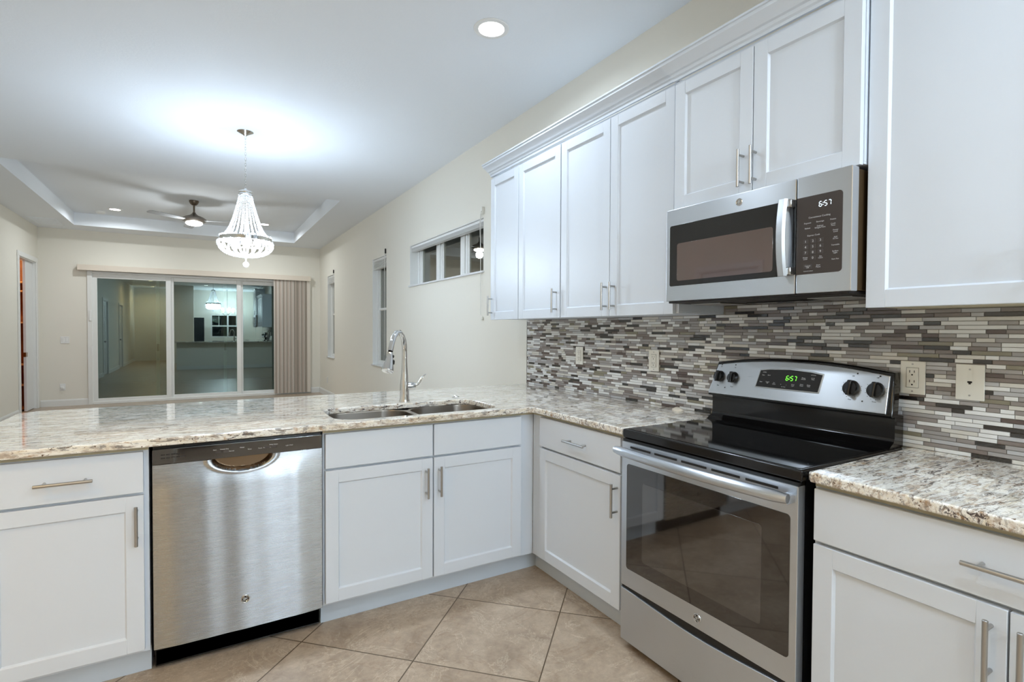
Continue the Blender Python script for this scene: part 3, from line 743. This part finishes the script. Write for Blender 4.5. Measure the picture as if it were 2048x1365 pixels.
while z+pitch < 1.455:
    lo, hi = (-2.43, 1.0) if z+pitch < ZU0+.003 else (-1.498, -.744)
    y = lo-random.uniform(0, .1)
    last = -1
    while y < hi:
        ln = random.choice((.034, .048, .048, .073, .073, .098, .098, .123))
        a, b = max(y, lo), min(y+ln-g, hi)
        k = random.choices(range(9), wts)[0]
        if k == last: k = random.choices(range(9), wts)[0]
        last = k
        if b-a > .006:
            c, d = z, z+pitch-g; e_ = .0007; xf, xb = -.0092, -.0055
            vs = [bm.verts.new(p) for p in ((xb, a, c), (xb, b, c), (xb, b, d), (xb, a, d), (xf+e_, a, c), (xf+e_, b, c), (xf+e_, b, d), (xf+e_, a, d), (xf, a+e_, c+e_), (xf, b-e_, c+e_), (xf, b-e_, d-e_), (xf, a+e_, d-e_))]
            fs = [(8, 11, 10, 9)]+[(i+4, 8+i, 8+(i+1) % 4, 4+(i+1) % 4) for i in range(4)]+[(i, 4+i, 4+(i+1) % 4, (i+1) % 4) for i in range(4)]
            for f in fs: bm.faces.new([vs[i] for i in f]).material_index = k
        y += ln
    z += pitch
o = m.build('mosaic_backsplash', tm+[M_grout], angle=20); tag(o, 'linear mosaic tile backsplash in white, grey, taupe and black behind the range', 'backsplash')
o = MB().box(-.0105, -.0005, 1.0005, 1.004, ZCT+.0005, ZU0-.002).build('tile_edge_strip', M_nickel); tag(o, 'thin metal strip closing the left end of the tile backsplash', 'edge strip')

# ------------------------------------------------------------------ brand badge
def badge(m_ring, x, z, r, y):
    m_ring.torus((x, y-.001, z), r*.9, r*.13, 32, 8, 'y')
def badge_parts(parent, x, z, r, y, disc=None):
    m = MB(); m.torus((x, y-.0008, z), r*.92, r*.12, 36, 8, 'y', 0)
    m.lathe([(r*.9, 0), (r*.9, -.0012), (0, -.0012)], (x, y, z), 32, 'y', 1)
    def arc(cx, cz, rr, a0, a1, n=14): return [(x+cx*r+rr*r*math.cos(math.radians(a0+(a1-a0)*k/n)), y-.0018, z+cz*r+rr*r*math.sin(math.radians(a0+(a1-a0)*k/n))) for k in range(n+1)]
    w_ = r*.055
    m.tube(arc(-.28, .18, .22, 20, 330), w_, 6, mi=0); m.tube(arc(-.22, -.22, .2, 90, -200), w_, 6, mi=0)
    m.tube(arc(.24, .22, .2, 200, -60), w_, 6, mi=0); m.tube(arc(.24, -.2, .24, 120, -170), w_, 6, mi=0)
    m.tube([(x-.1*r, y-.0018, z+.4*r), (x-.02*r, y-.0018, z+.1*r), (x-.05*r, y-.0018, z-.4*r)], w_, 6, mi=0)
    m.tube([(x-.3*r, y-.0018, z+.02*r), (x+.35*r, y-.0018, z+.02*r)], w_, 6, mi=0)
    for k in range(4):
        a = 90*k+45
        m.tube([(x+r*.68*math.cos(math.radians(a+q)), y-.0018, z+r*.68*math.sin(math.radians(a+q))) for q in range(-30, 31, 10)], w_*.8, 6, mi=0)
    return m.build('round_badge', [M_chrome, disc or M_black], parent)

# ------------------------------------------------------------------ dishwasher
DX = -2.303; DWW = .608
t = thing('dishwasher', 'stainless steel dishwasher with black control strip under the peninsula counter', 'dishwasher', (DX, 0, 0))
MB().box(.004, DWW-.004, .03, .60, .02, .868).build('tub_body', M_black, t)
MB().box(.004, DWW-.004, -.003, .032, .858, .8735).build('top_gap_trim', M_black, t)
# door skin with bow and pocket
m = MB(); nx, nz = 190, 230; z0, z1 = .105, .7985
def dwy(x, z):
    u = (x/DWW-.5)*2
    t1 = (z1-z)/(z1-z0)
    s_ = min(1, max(0, t1/.16)); s_ = s_*s_*(3-2*s_)
    y = -.020-.010*s_*(1-abs(u)**3.2)
    # flare under the handle pocket
    y += .0007*s_*(math.sin(x*31+1)+.6*math.sin(x*57+z*1.5))
    px = (x-.303)/.108; pz = (z1-z)/.052
    q = px*px+pz*pz
    if q < 1: y = -.020+.034*min(1, (1-q)/.16)
    elif q < 1.6: y -= .0028*math.sin((q-1)/.6*PI)
    return y
rows = [[m.bm.verts.new((.003+(DWW-.006)*i/nx, dwy(.003+(DWW-.006)*i/nx, z0+(z1-z0)*(j/nz)), z0+(z1-z0)*(j/nz))) for i in range(nx+1)] for j in range(nz+1)]
for j in range(nz):
    for i in range(nx): m.bm.faces.new((rows[j][i], rows[j][i+1], rows[j+1][i+1], rows[j+1][i]))
# closed edges
m.bm.normal_update()
bd = [e_ for e_ in m.bm.edges if e_.is_boundary]
r_ = bmesh.ops.extrude_edge_only(m.bm, edges=bd)
for v in r_['geom']:
    if isinstance(v, bmesh.types.BMVert): v.co.y = .028
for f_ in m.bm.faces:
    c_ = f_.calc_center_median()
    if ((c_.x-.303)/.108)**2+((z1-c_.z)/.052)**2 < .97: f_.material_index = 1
M_pocket = mat('brown_reflection_steel', srgb(132, 112, 90), .35, 1); bump(M_pocket, 60, .03, .0005)  # pocket is plain steel; its brown reflection is put into the colour
d = m.build('door', [M_steel_dw, M_pocket], t, angle=60)
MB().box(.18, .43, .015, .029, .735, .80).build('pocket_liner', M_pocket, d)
m = MB(); m.box(.003, DWW-.003, -.024, .028, .8000, .857, .003, seg=2)
cp = m.build('control_panel', M_dwpanel, t)
m = MB()
for a, s_ in ((.205, 'Start'), (.238, 'Heated Dry'), (.262, 'Normal'), (.30, 'Heavy'), (.327, 'Rinse'), (.365, 'Reset'), (.39, 'Power Dry'), (.415, 'Delay Hours'), (.475, 'Light Wash')):
    m.text(s_, a, .836 if 'H' in s_ or 'S' == s_[0] else .826, .0062, -.0246, .0004)
m.build('lettering', M_ink, cp)
m = MB()
for a in (.216, .244, .392, .418): m.box(a-.010, a+.010, -.0248, -.0235, .822, .831, .001)
m.build('buttons', M_key, cp)
m = MB()
for zz in (.836, .824):
    for k in range(5): m.box(.03+k*.016, .043+k*.016, -.0248, -.0238, zz-.0022, zz+.0022)
m.build('vent_slots', M_rubber, cp)
badge_parts(d, -1.995-DX, .227, .0155, -.0318)
m = MB(); m.box(.004, DWW-.004, .030, .045, .012, .078, .003); m.box(.004, DWW-.004, .026, .04, .078, .103); m.build('toe_panel', M_enamel, t)

# ------------------------------------------------------------------ range
RW = .752
t = thing('electric_range', 'stainless steel electric range with black glass cooktop and oven door', 'range', (0, -.742, 0), -PI/2)
MB().box(.006, RW-.006, -.612, -.03, .03, .868).build('body', M_enamel, t)
for xx in (.05, RW-.05):
    for yy in (-.56, -.08): MB().cyl((xx, yy, 0), (xx, yy, .032), .018, 14).build('foot', M_black, t)
# cooktop: rim frame and glass
m = MB(); m.box(0, RW, -.645, -.028, .868, .9045, .007, seg=3)
ck = m.build('cooktop', M_enamel, t)
o = MB().curve2d([rrect(.012, RW-.012, -.632, -.125, .015, 5)], .9046, .0012, 'xy', .0003); gl = o.build('glass_surface', M_blackglass, ck)
M_ringprint = mat('burner_ring_print', srgb(58, 52, 50), .15)
m = MB()
for cx, cy, rr in ((.50, -.40, .115), (.50, -.40, .072), (.215, -.42, .078), (.23, -.215, .095), (.545, -.205, .070)):
    m.lathe([(rr, 0), (rr+.0012, 0)], (cx, cy, .90595), 64, 'z', cap=False)
m.build('burner_rings', M_ringprint, gl, recalc=False)
# backguard: local x across, y depth (world x)
m = MB()
prof = [(-.028, .904), (-.128, .904), (-.112, .916), (-.094, .926), (-.088, .94), (-.088, 1.005), (-.092, 1.022), (-.072, 1.022), (-.028, 1.015)]
m.loft([[Vector((x, a, b)) for a, b in prof] for x in (.002, RW-.002)])
m.build('riser', M_enamel, t)
def arch(n, x0b, x1b, x0t, x1t, zb, zt, rise, off=0):
    pts = [(x0b-off, zb-off), (x1b+off, zb-off), (x1b+off*1.0, zb+.01)]
    for k in range(n+1):
        u = k/n; pts.append((x1t+off+(x0t-off-x1t-off)*u, zt+rise*(1-(2*u-1)**2)+off))
    pts.append((x0b-off, zb+.01)); return pts
Mt = Matrix(((1, 0, 0, 0), (0, 1, .30, 0), (0, 0, 1, 0), (0, 0, 0, 1)))   # lean back: y += .30*(z)
def lean(m, z0_=1.02): return m.xf(Matrix.Translation((0, 0, z0_)) @ Mt @ Matrix.Translation((0, 0, -z0_)))
m = MB().curve2d([arch(16, .004, RW-.006, .024, RW-.018, 1.020, 1.160, .030, .006)], -.115, .046, 'xz', .006); lean(m, 1.02)
bg = m.build('backguard', M_enamel, t)
m = MB().curve2d([arch(16, .002, RW-.018, .027, RW-.022, 1.024, 1.155, .030, 0)], -.1215, .008, 'xz', .003); lean(m, 1.02)
fp = m.build('control_fascia', M_steel, bg)
def lz(z_): return .30*(z_-1.02)
dz0, dz1 = 1.075, 1.147; dxa, dxb = .247, .500
def quadframe(o_): return [(dxa-.012-o_, dz0-o_), (dxb-.004+o_, dz0-o_), (dxb+.004+o_, dz1-.006+o_), (dxb-.04, dz1+.001+o_), ((dxa+dxb)/2, dz1+.006+o_), (dxa+.04, dz1+.002+o_), (dxa-.002-o_, dz1-.004+o_)]
m = MB().curve2d([quadframe(.004)], -.1245, .004, 'xz', .0015); lean(m); m.build('display_bezel', M_nickel, fp)
m = MB().curve2d([quadframe(0)], -.1252, .003, 'xz', .0005); lean(m); dp = m.build('display_panel', M_mwglass, fp)
def seg7(m, txt, x, z, h, y, mi=0, slant=.12):
    w_ = h*.5; th = h*.13
    SEG = {'6': 'acdefg', '5': 'acdfg', '7': 'abc'}
    for ch in txt:
        if ch == ':':
            for q in (.3, .7): m.box(x-th*.6+slant*h*q, x+th*.6+slant*h*q, y, y+.0006, z+h*q-th*.6, z+h*q+th*.6, 0, mi)
            x += h*.26; continue
        for s_ in SEG[ch]:
            a = {'a': (0, 1, 1, 1), 'b': (1, .5, 1, 1), 'c': (1, 0, 1, .5), 'd': (0, 0, 1, 0), 'e': (0, 0, 0, .5), 'f': (0, .5, 0, 1), 'g': (0, .5, 1, .5)}[s_]
            x0, z0_, x1, z1_ = x+a[0]*w_+slant*h*a[1], z+a[1]*h, x+a[2]*w_+slant*h*a[3], z+a[3]*h
            if a[1] == a[3]: x0 += th*.6; x1 -= th*.6; poly = [(x0, z0_-th/2), (x1, z0_-th/2), (x1, z0_+th/2), (x0, z0_+th/2)]
            else: z0_ += th*.6; z1_ -= th*.6; poly = [(x0-th/2, z0_), (x0+th/2, z0_), (x1+th/2, z1_), (x1-th/2, z1_)]
            m.prism(poly, y, y+.0006, 'y', mi)
        x += h*.78
m = MB(); seg7(m, '6:57', .362, 1.110, .018, -.1262); lean(m); m.build('clock_digits', M_led_g, dp)
m = MB()
for x_, z_, s_, h_ in ((.265, 1.136, 'OVEN', .006), (.262, 1.124, 'Bake', .006), (.287, 1.125, 'Broil', .006), (.256, 1.096, 'Start', .006), (.285, 1.095, 'Cancel\nOff', .006), (.315, 1.093, 'Set\nClock', .006), (.345, 1.092, '+', .008), (.368, 1.092, '-', .009), (.395, 1.093, 'Oven\nLight', .006), (.357, 1.083, 'Set Clock', .0045), (.430, 1.096, 'Oven\nTimer', .006), (.458, 1.096, 'Delay\nTime', .006), (.433, 1.122, 'Timer\nOn/Off', .006), (.470, 1.124, 'Cook\nTime', .006), (.470, 1.138, 'OPTION', .005)):
    m.text(s_, x_, z_, h_, -.1258, .0003)
lean(m); m.build('lettering', M_ink, dp)
m = MB()
for x_ in (.047, .118, .612, .693): 
    m.text('Off', x_, 1.146, .006, -.1221, .0003); m.text('Front' if x_ in (.118, .693) else 'Rear', x_, 1.062, .006, -.1221, .0003)
    for a in range(-210, 40, 25):
        if x_ > .5: m.cyl((x_+.034*math.cos(math.radians(a)), -.1224, 1.103+.034*math.sin(math.radians(a))), (x_+.034*math.cos(math.radians(a)), -.1215, 1.103+.034*math.sin(math.radians(a))), .0012, 6)
for x_, z_ in ((.085, 1.055), (.655, 1.06), (.047, 1.155), (.118, 1.158), (.625, 1.156), (.70, 1.152)): m.cyl((x_, -.1226, z_), (x_, -.1215, z_), .0028, 12)
lean(m); m.build('dial_markings', M_inkdark, fp)
for x_ in (.047, .118, .612, .693):
    zk = 1.104; rr = .024 if x_ < .5 else .027
    m = MB(); m.lathe([(rr, 0), (rr, -.010), (rr*.86, -.018), (0, -.019)], (x_, -.1218, zk), 32, 'y')
    m.box(x_-.0065, x_+.0065, -.150, -.137, zk-rr*.9, zk+rr*1.08, .003, seg=2); lean(m); m.build('control_knob', M_black, bg)
# oven door
m = MB(); Zd0, Zd1 = .262, .856
m.box(.004, RW-.006, -.652, -.614, Zd0, Zd1, .004, seg=2)
od = m.build('oven_door', M_steel, t)
MB().box(.006, RW-.008, -.646, -.614, Zd1-.002, .8665, 0).build('door_top_vent', M_black, t)
o = MB().curve2d([rrect(.036, RW-.028, .338, .768, .012, 4)], -.6535, .004, 'xz', .0008); og = o.build('glass_panel', M_ovenglass, od)
m = MB().curve2d([rrect(.125, RW-.118, .395, .708, .012, 4)], -.6542, .001, 'xz', .0002); m.build('inner_window', M_ovenwin, og)
m = MB()
for k in range(5): m.box(.055+k*.130, .165+k*.130, -.654, -.6525, .8335-.0, .8415-.0, .001)
m.build('door_vent_slots', M_rubber, od)
# bowed handle
pts = []; n = 18
for k in range(n+1):
    u = k/n; pts.append((.012+(RW-.024)*u, -.694-.022*(1-(2*u-1)**2), .826))
m = MB(); m.tube(pts, [.014]+[.0185]*(n-1)+[.014], 18)
for xx in (.03, RW-.03): m.box(xx-.016, xx+.016, -.695, -.65, .806, .830, .004, seg=2)
m.build('oven_handle', M_steel, od)
badge_parts(od, .393, .301, .0155, -.6525)
# storage drawer with arched top
poly = [(.004, .035), (RW-.006, .035), (RW-.006, .250)]
for k in range(1, 18): u = k/18; poly.append((RW-.006+(.010-RW)*u, .250-.020*math.sin(u*PI)**1.5))
poly.append((.004, .250))
m = MB().curve2d([poly], -.652, .036, 'xz', .003); m.build('storage_drawer', M_steel, t)
MB().box(.006, RW-.008, -.645, -.612, .225, .262).build('drawer_gap_trim', M_black, t)

# ------------------------------------------------------------------ microwave
MWW = .756
t = thing('over_range_microwave', 'stainless steel microwave mounted under the short cabinet above the range', 'microwave', (0, -.742, 1.436), -PI/2)
MH = .392
MB().box(.004, MWW-.004, -.362, -.012, .004, MH-.004, .002).build('casing', M_mwside, t)
XD = .578
m = MB(); m.box(0, XD-.001, -.402, -.362, 0, MH, .004, seg=2); md = m.build('door', M_steel, t)
o = MB().curve2d([rrect(.022, .531, .064, .322, .008, 4)], -.4034, .003, 'xz', .0006); mg = o.build('door_glass', M_mwglass, md)
MB().curve2d([rrect(.062, .495, .085, .243, .010, 4)], -.4040, .001, 'xz', .0002).build('inner_window', M_mwwin, mg)
m = MB(); m.box(XD+.001, MWW, -.402, -.362, 0, MH, .004, seg=2); mc = m.build('control_side', M_steel, t)
pnl = [(XD+.002, .064)]+[p for p in rrect(.50, .728, .064, .322, .012, 5) if p[0] > .7]+[(XD+.002, .322)]
MB().curve2d([pnl], -.4034, .003, 'xz', .0006).build('control_panel', M_mwpanel, mc)
# handle: flat curved strap standing off
m = MB(); rings = []
for k in range(13):
    u = k/12; z_ = .062+.262*u; y_ = -.432-.014*(1-(2*u-1)**2); wv = .017
    rings.append([Vector((.546-wv, y_+.004, z_)), Vector((.546-wv*.6, y_-.004, z_)), Vector((.546+wv*.6, y_-.004, z_)), Vector((.546+wv, y_+.004, z_)), Vector((.546+wv*.8, y_+.010, z_)), Vector((.546-wv*.8, y_+.010, z_))])
m.loft(rings); hd = m.build('handle', M_steel, md)
for z_ in (.078, .308): MB().box(.534, .574, -.427, -.4015, z_-.014, z_+.014, .003).build('handle_mount', M_nickel, hd)
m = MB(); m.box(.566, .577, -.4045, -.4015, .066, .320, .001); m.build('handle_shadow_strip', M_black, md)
m = MB(); seg7(m, '6:57', .655, .281, .016, -.4046, slant=.05); m.build('clock_digits', M_led_w, mc)
m = MB(); K = MB()
m.text('Convenience Cooking', .656, .250, .0078, -.4042, .0003)
for i, s_ in enumerate(('Popcorn', 'Beverage', 'Potato')): m.text(s_, .618+.041*i, .233, .0068, -.4042, .0003)
for i, s_ in enumerate(('Reheat', 'Defrost\nWeight/Time', 'Cook\nTime')): m.text(s_, .618+.041*i, .216, .0066, -.4042, .0003)
m.text('Express Cook', .638, .191, .0072, -.4042, .0003)
for i, s_ in enumerate(('Power\nLevel', 'Add\n30 Sec', 'Turntable', 'Surface\nLight', 'Vent Fan')): m.text(s_, .708, .195-.0225*i, .0064, -.4042, .0003)
for r_ in range(3):
    for c_ in range(3):
        x_, z_ = .612+.0245*c_, .172-.0185*r_; K.box(x_-.0085, x_+.0085, -.4041, -.4030, z_-.0072, z_+.0072, .0004); m.text(str(r_*3+c_+1), x_, z_, .011, -.4044, .0003)
K.box(.6365-.0085, .6365+.0085, -.4041, -.4030, .1165-.0072, .1165+.0072, .0004); m.text('0', .6365, .1165, .011, -.4044, .0003)
K.box(.606, .634, -.4041, -.4030, .080, .096, .0004)
m.text('Power\nLevel', .612, .1165, .0062, -.4042, .0003); m.text('Set\nClock', .662, .1165, .0062, -.4042, .0003)
m.text('Cancel\nOff', .620, .088, .0066, -.4044, .0003); m.text('Start\nPause', .655, .088, .0066, -.4042, .0003); m.text('Control Lockout', .622, .074, .0045, -.4042, .0003)
K.build('keypad_buttons', M_key, mc); m.build('lettering', M_ink, mc)
badge_parts(md, .357, .358, .0135, -.402, M_nickel)
m = MB()
for z_ in (.03, .15, .27):
    m.box(MWW-.0045, MWW-.0025, -.30, -.05, z_, z_+.09, .001)
m.build('side_vents', M_rough_black, t)
m = MB(); m.box(.01, MWW-.01, -.395, -.02, -.008, .003, .002); un = m.build('underside', M_rough_black, t)
m = MB(); m.box(.25, .55, -.20, -.10, -.012, -.0085, .001); m.build('vent_opening', M_black, un)
for a in (.05, .56): MB().box(a, a+.15, -.30, -.12, -.0125, -.0085, .001).build('grease_filter', M_nickel, un)

# ------------------------------------------------------------------ ceiling fixtures
def downlight(x, y, z, power, label, col=COL_K, group=None, lens=M_lens, spot=True):
    t = thing('recessed_ceiling_light', label, 'ceiling light', (x, y, z), 0, 'recessed ceiling lights')
    MB().lathe([(.098, 0), (.098, -.004), (.092, -.007), (.072, -.006), (.068, -.001)], (0, 0, 0), 40, cap=False).build('trim_ring', M_whiteplastic, t, recalc=False)
    MB().lathe([(.070, -.0025), (.03, -.004), (0, -.0045)], (0, 0, 0), 40).build('lens', lens, t)
    l = bpy.data.lights.new('downlight', 'AREA'); l.shape = 'DISK'; l.size = .13; l.energy = power; l.color = col; l.spread = math.radians(165)
    o = bpy.data.objects.new('downlight_lamp', l); C.objects.link(o); o.location = (0, 0, -.009); o.parent = t
    return t
KL = ['bright recessed ceiling light above the sink, nearest the wall cabinets', 'unseen recessed kitchen light added above the dishwasher', 'recessed kitchen ceiling light directly behind the camera', 'recessed kitchen ceiling light beside the cabinet at right edge']
for (x, y), lb in zip(KITCHEN_LIGHTS, KL): downlight(x, y, ZC, KITCHEN_W, lb)
TLb = ['left recessed light in the tray ceiling beside the smoke detector', 'right recessed light in the tray ceiling behind the chandelier', 'recessed light at the near left of the tray ceiling', 'recessed light at the near right of the tray ceiling']
for (x, y), lb in zip(TRAY_LIGHTS, TLb): downlight(x, y, ZT, TRAY_W, lb, COL_F)
for (x, y), lb in zip(HALL_LIGHTS, ['warm recessed light in the hallway by the first door', 'warm recessed light at the end of the hallway']): downlight(x, y, ZC, HALL_W, lb, COL_W, lens=M_warmlens)
for (x, y), lb in zip(ENTRY_LIGHTS, ['recessed light near the panelled door in the left wall', 'recessed light left of the chandelier', 'recessed light in front of the wide window']): pass

# smoke detector and vent
t = thing('smoke_detector', 'round white smoke detector on the tray ceiling left of the recessed light', 'smoke detector', (-3.50, 8.22, ZT))
MB().lathe([(.07, 0), (.07, -.018), (.055, -.034), (0, -.036)], (0, 0, 0), 28).build('housing', M_whiteplastic, t)
MB().lathe([(.012, -.036), (.010, -.039), (0, -.039)], (.02, 0, 0), 12).build('test_button', M_trim, t)
t = thing('ceiling_vent', 'white air vent in the ceiling near the far left corner', 'vent', (-4.20, 8.40, ZC))
m = MB(); m.box(-.17, .17, -.30, -.27, -.008, 0, .002); m.box(-.17, .17, .27, .30, -.008, 0, .002); m.box(-.17, -.14, -.27, .27, -.008, 0, .002); m.box(.14, .17, -.27, .27, -.008, 0, .002); m.build('frame', M_ceil, t)
m = MB()
for k in range(9): m.box(-.138, .138, -.25+k*.06, -.21+k*.06, -.006, -.0005, .001)
m.build('louvres', M_ceil, t)

# ------------------------------------------------------------------ ceiling fan
t = thing('ceiling_fan', 'brushed metal ceiling fan with light hanging from the tray ceiling', 'fan', (-2.211, 6.62, ZT))
MB().lathe([(.062, 0), (.062, -.02), (.050, -.045), (.028, -.065), (0, -.066)], (0, 0, 0), 32).build('canopy', M_bronze, t)
MB().cyl((0, 0, -.06), (0, 0, -.20), .012, 16).build('downrod', M_bronze, t)
MB().lathe([(.016, -.165), (.025, -.185), (.055, -.212), (.115, -.235), (.158, -.262), (.162, -.285), (.140, -.305), (.118, -.318), (0, -.32)], (0, 0, 0), 48).build('motor_housing', M_fan, t)
lk = MB().lathe([(.105, -.318), (.108, -.335), (.085, -.352), (.04, -.362), (0, -.364)], (0, 0, 0), 40).build('light_bowl', M_lens, t)
for k in range(3):
    a = math.radians(-22+120*k)
    m = MB(); rings = []
    for d, w_ in ((.11, .02), (.18, .035), (.30, .058), (.52, .066), (.64, .058), (.665, .03)):
        c = Vector((math.cos(a), math.sin(a), 0))*d; p = Vector((-math.sin(a), math.cos(a), 0)); tz = .12
        rings.append([c-p*w_+Vector((0, 0, -.293-w_*tz)), c+p*w_+Vector((0, 0, -.293+w_*tz)), c+p*w_+Vector((0, 0, -.286+w_*tz)), c-p*w_+Vector((0, 0, -.286-w_*tz))])
    m.loft(rings).build('blade', M_blade, t)
o = point('fan_bulb', (0, 0, -.42), FAN_W, COL_F, .07); o.parent = t

# ------------------------------------------------------------------ chandelier
t = thing('bead_chandelier', 'glowing crystal bead chandelier hanging on a chain over the dining area', 'chandelier', (-1.806, 2.633, ZC))
MB().lathe([(.064, 0), (.064, -.004), (.045, -.014), (.020, -.028), (.008, -.038), (0, -.04)], (0, 0, 0), 36).build('ceiling_canopy', M_chrome, t)
m = MB(); z = -.040; k = 0
while z > -.47:
    pts = []
    for q in range(13):
        a = 2*PI*q/12; u, v = .006*math.cos(a), .0145*math.sin(a)
        pts.append((u, 0, z-.012+v) if k % 2 == 0 else (0, u, z-.012+v))
    m.tube(pts, .0017, 6, cap=False); z -= .0225; k += 1
m.build('chain', M_chrome, t)
zr = lambda z_: z_-ZC
m = MB(); m.lathe([(0, zr(2.505)), (.010, zr(2.50)), (.014, zr(2.485)), (.050, zr(2.478)), (.054, zr(2.470)), (.050, zr(2.462)), (.052, zr(2.452)), (.056, zr(2.446)), (.050, zr(2.440)), (0, zr(2.44))], (0, 0, 0), 36); m.build('top_cap', M_chrome, t)
def ring_band(r, z0_, z1_, name):
    m = MB(); m.lathe([(r-.004, z0_), (r, z0_), (r+.002, z0_+.004), (r, (z0_+z1_)/2), (r+.002, z1_-.004), (r, z1_), (r-.004, z1_), (r-.004, z0_)], (0, 0, 0), 56, cap=False); return m.build(name, M_chrome, t)
ring_band(.200, zr(2.052), zr(2.084), 'main_ring')
MB().tube([(0, 0, zr(2.44)), (0, 0, zr(2.02))], .006, 10).build('centre_stem', M_chrome, t)
def interp(tab, u):
    u *= len(tab)-1; i = min(int(u), len(tab)-2); f_ = u-i
    return tuple(tab[i][j]*(1-f_)+tab[i+1][j]*f_ for j in range(2))
UP = [(.050, 2.440), (.060, 2.39), (.073, 2.34), (.086, 2.29), (.100, 2.24), (.116, 2.19), (.136, 2.145), (.162, 2.108), (.198, 2.085)]
LO = [(.206, 2.055), (.213, 2.035), (.209, 2.010), (.196, 1.985), (.176, 1.966), (.150, 1.950), (.115, 1.938), (.075, 1.930), (.032, 1.926)]
NS = 24
def strand(tab, a, nb, r0, r1):
    m = MB()
    for q in range(nb):
        r, z_ = interp(tab, (q+.5)/nb); m.ball((r*math.cos(a), r*math.sin(a), zr(z_)), r0+(r1-r0)*q/nb, 1, sz=.9)
    return m
su = strand(UP, 0, 30, .0052, .0085).build('bead_strand', M_bead, t, angle=1)
sl = strand(LO, 0, 15, .0095, .0105).build('basket_bead_strand', M_bead, t, angle=1)
for k in range(1, NS):
    c = su.copy(); C.objects.link(c); c.rotation_euler = (0, 0, 2*PI*k/NS)
for k in range(1, 20):
    c = sl.copy(); C.objects.link(c); c.rotation_euler = (0, 0, 2*PI*k/20)
m = MB()
for k in range(44): a = 2*PI*k/44; m.ball((.196*math.cos(a), .196*math.sin(a), zr(2.092)), .009, 1)
m.build('bead_rim', M_bead, t, angle=1)
m = MB(); m.ball((0, 0, zr(1.905)), .008, 1); m.ball((0, 0, zr(1.890)), .007, 1); m.ball((0, 0, zr(1.858)), .024, 3); m.build('crystal_drop', M_bead, t)
for k in range(6):
    a = 2*PI*k/6+.3; x_, y_ = .105*math.cos(a), .105*math.sin(a)
    MB().lathe([(0, zr(2.085)), (.010, zr(2.075)), (.017, zr(2.05)), (.014, zr(2.025)), (.008, zr(2.01)), (0, zr(2.01))], (x_, y_, 0), 16).build('bulb', M_bulb, t)
    MB().tube([(0, 0, zr(2.02)), (x_*.5, y_*.5, zr(1.995)), (x_, y_, zr(2.008))], .004, 8).build('lamp_arm', M_chrome, t)
    o = point('chandelier_bulb', (x_*1.05, y_*1.05, zr(1.99)), CHAND_W/6, COL_C, .09); o.parent = t

# ------------------------------------------------------------------ things behind the camera seen in reflections
t = thing('refrigerator', 'tall black refrigerator behind the camera beside the pantry wall', 'refrigerator', (-2.36-.02, -4.75, 0))
MB().box(-.38, .38, -.35, .33, .02, 1.78, .01).build('body', M_fridge, t)
for a, b in ((.04, .62), (.64, 1.76)):
    d = MB().box(-.375, .375, .335, .385, a, b, .012, seg=2).build('door', M_fridge, t)
    MB().cyl((-.33, .43, a+.10), (-.33, .43, b-.10), .011, 12).build('handle', M_fridge, d)
MB().box(-.36, .36, -.33, .30, 0, .02).build('base', M_black, t)
t = thing('globe_pendant_light', 'pendant light with glass globes behind the camera near the back window', 'pendant light', (-1.15, -4.75, ZC))
MB().lathe([(.06, 0), (.06, -.01), (.02, -.03), (0, -.03)], (0, 0, 0), 24).build('ceiling_canopy', M_nickel, t)
MB().cyl((0, 0, -.02), (0, 0, -1.05), .006, 10).build('stem', M_nickel, t)
for k in range(5):
    a = 2*PI*k/5; x_, y_ = .22*math.cos(a), .22*math.sin(a)
    ar = MB().tube([(0, 0, -1.02), (x_*.6, y_*.6, -1.08), (x_, y_, -1.0)], .006, 8).build('arm', M_nickel, t)
    MB().lathe([(.02, -.99), (.045, -.96), (.065, -.92), (.07, -.88), (.066, -.875), (0, -.90)], (x_, y_, 0), 20).build('globe_shade', M_frost, ar)
    o = point('pendant_bulb', (x_, y_, -.82), PEND_W, COL_K, .05); o.parent = t
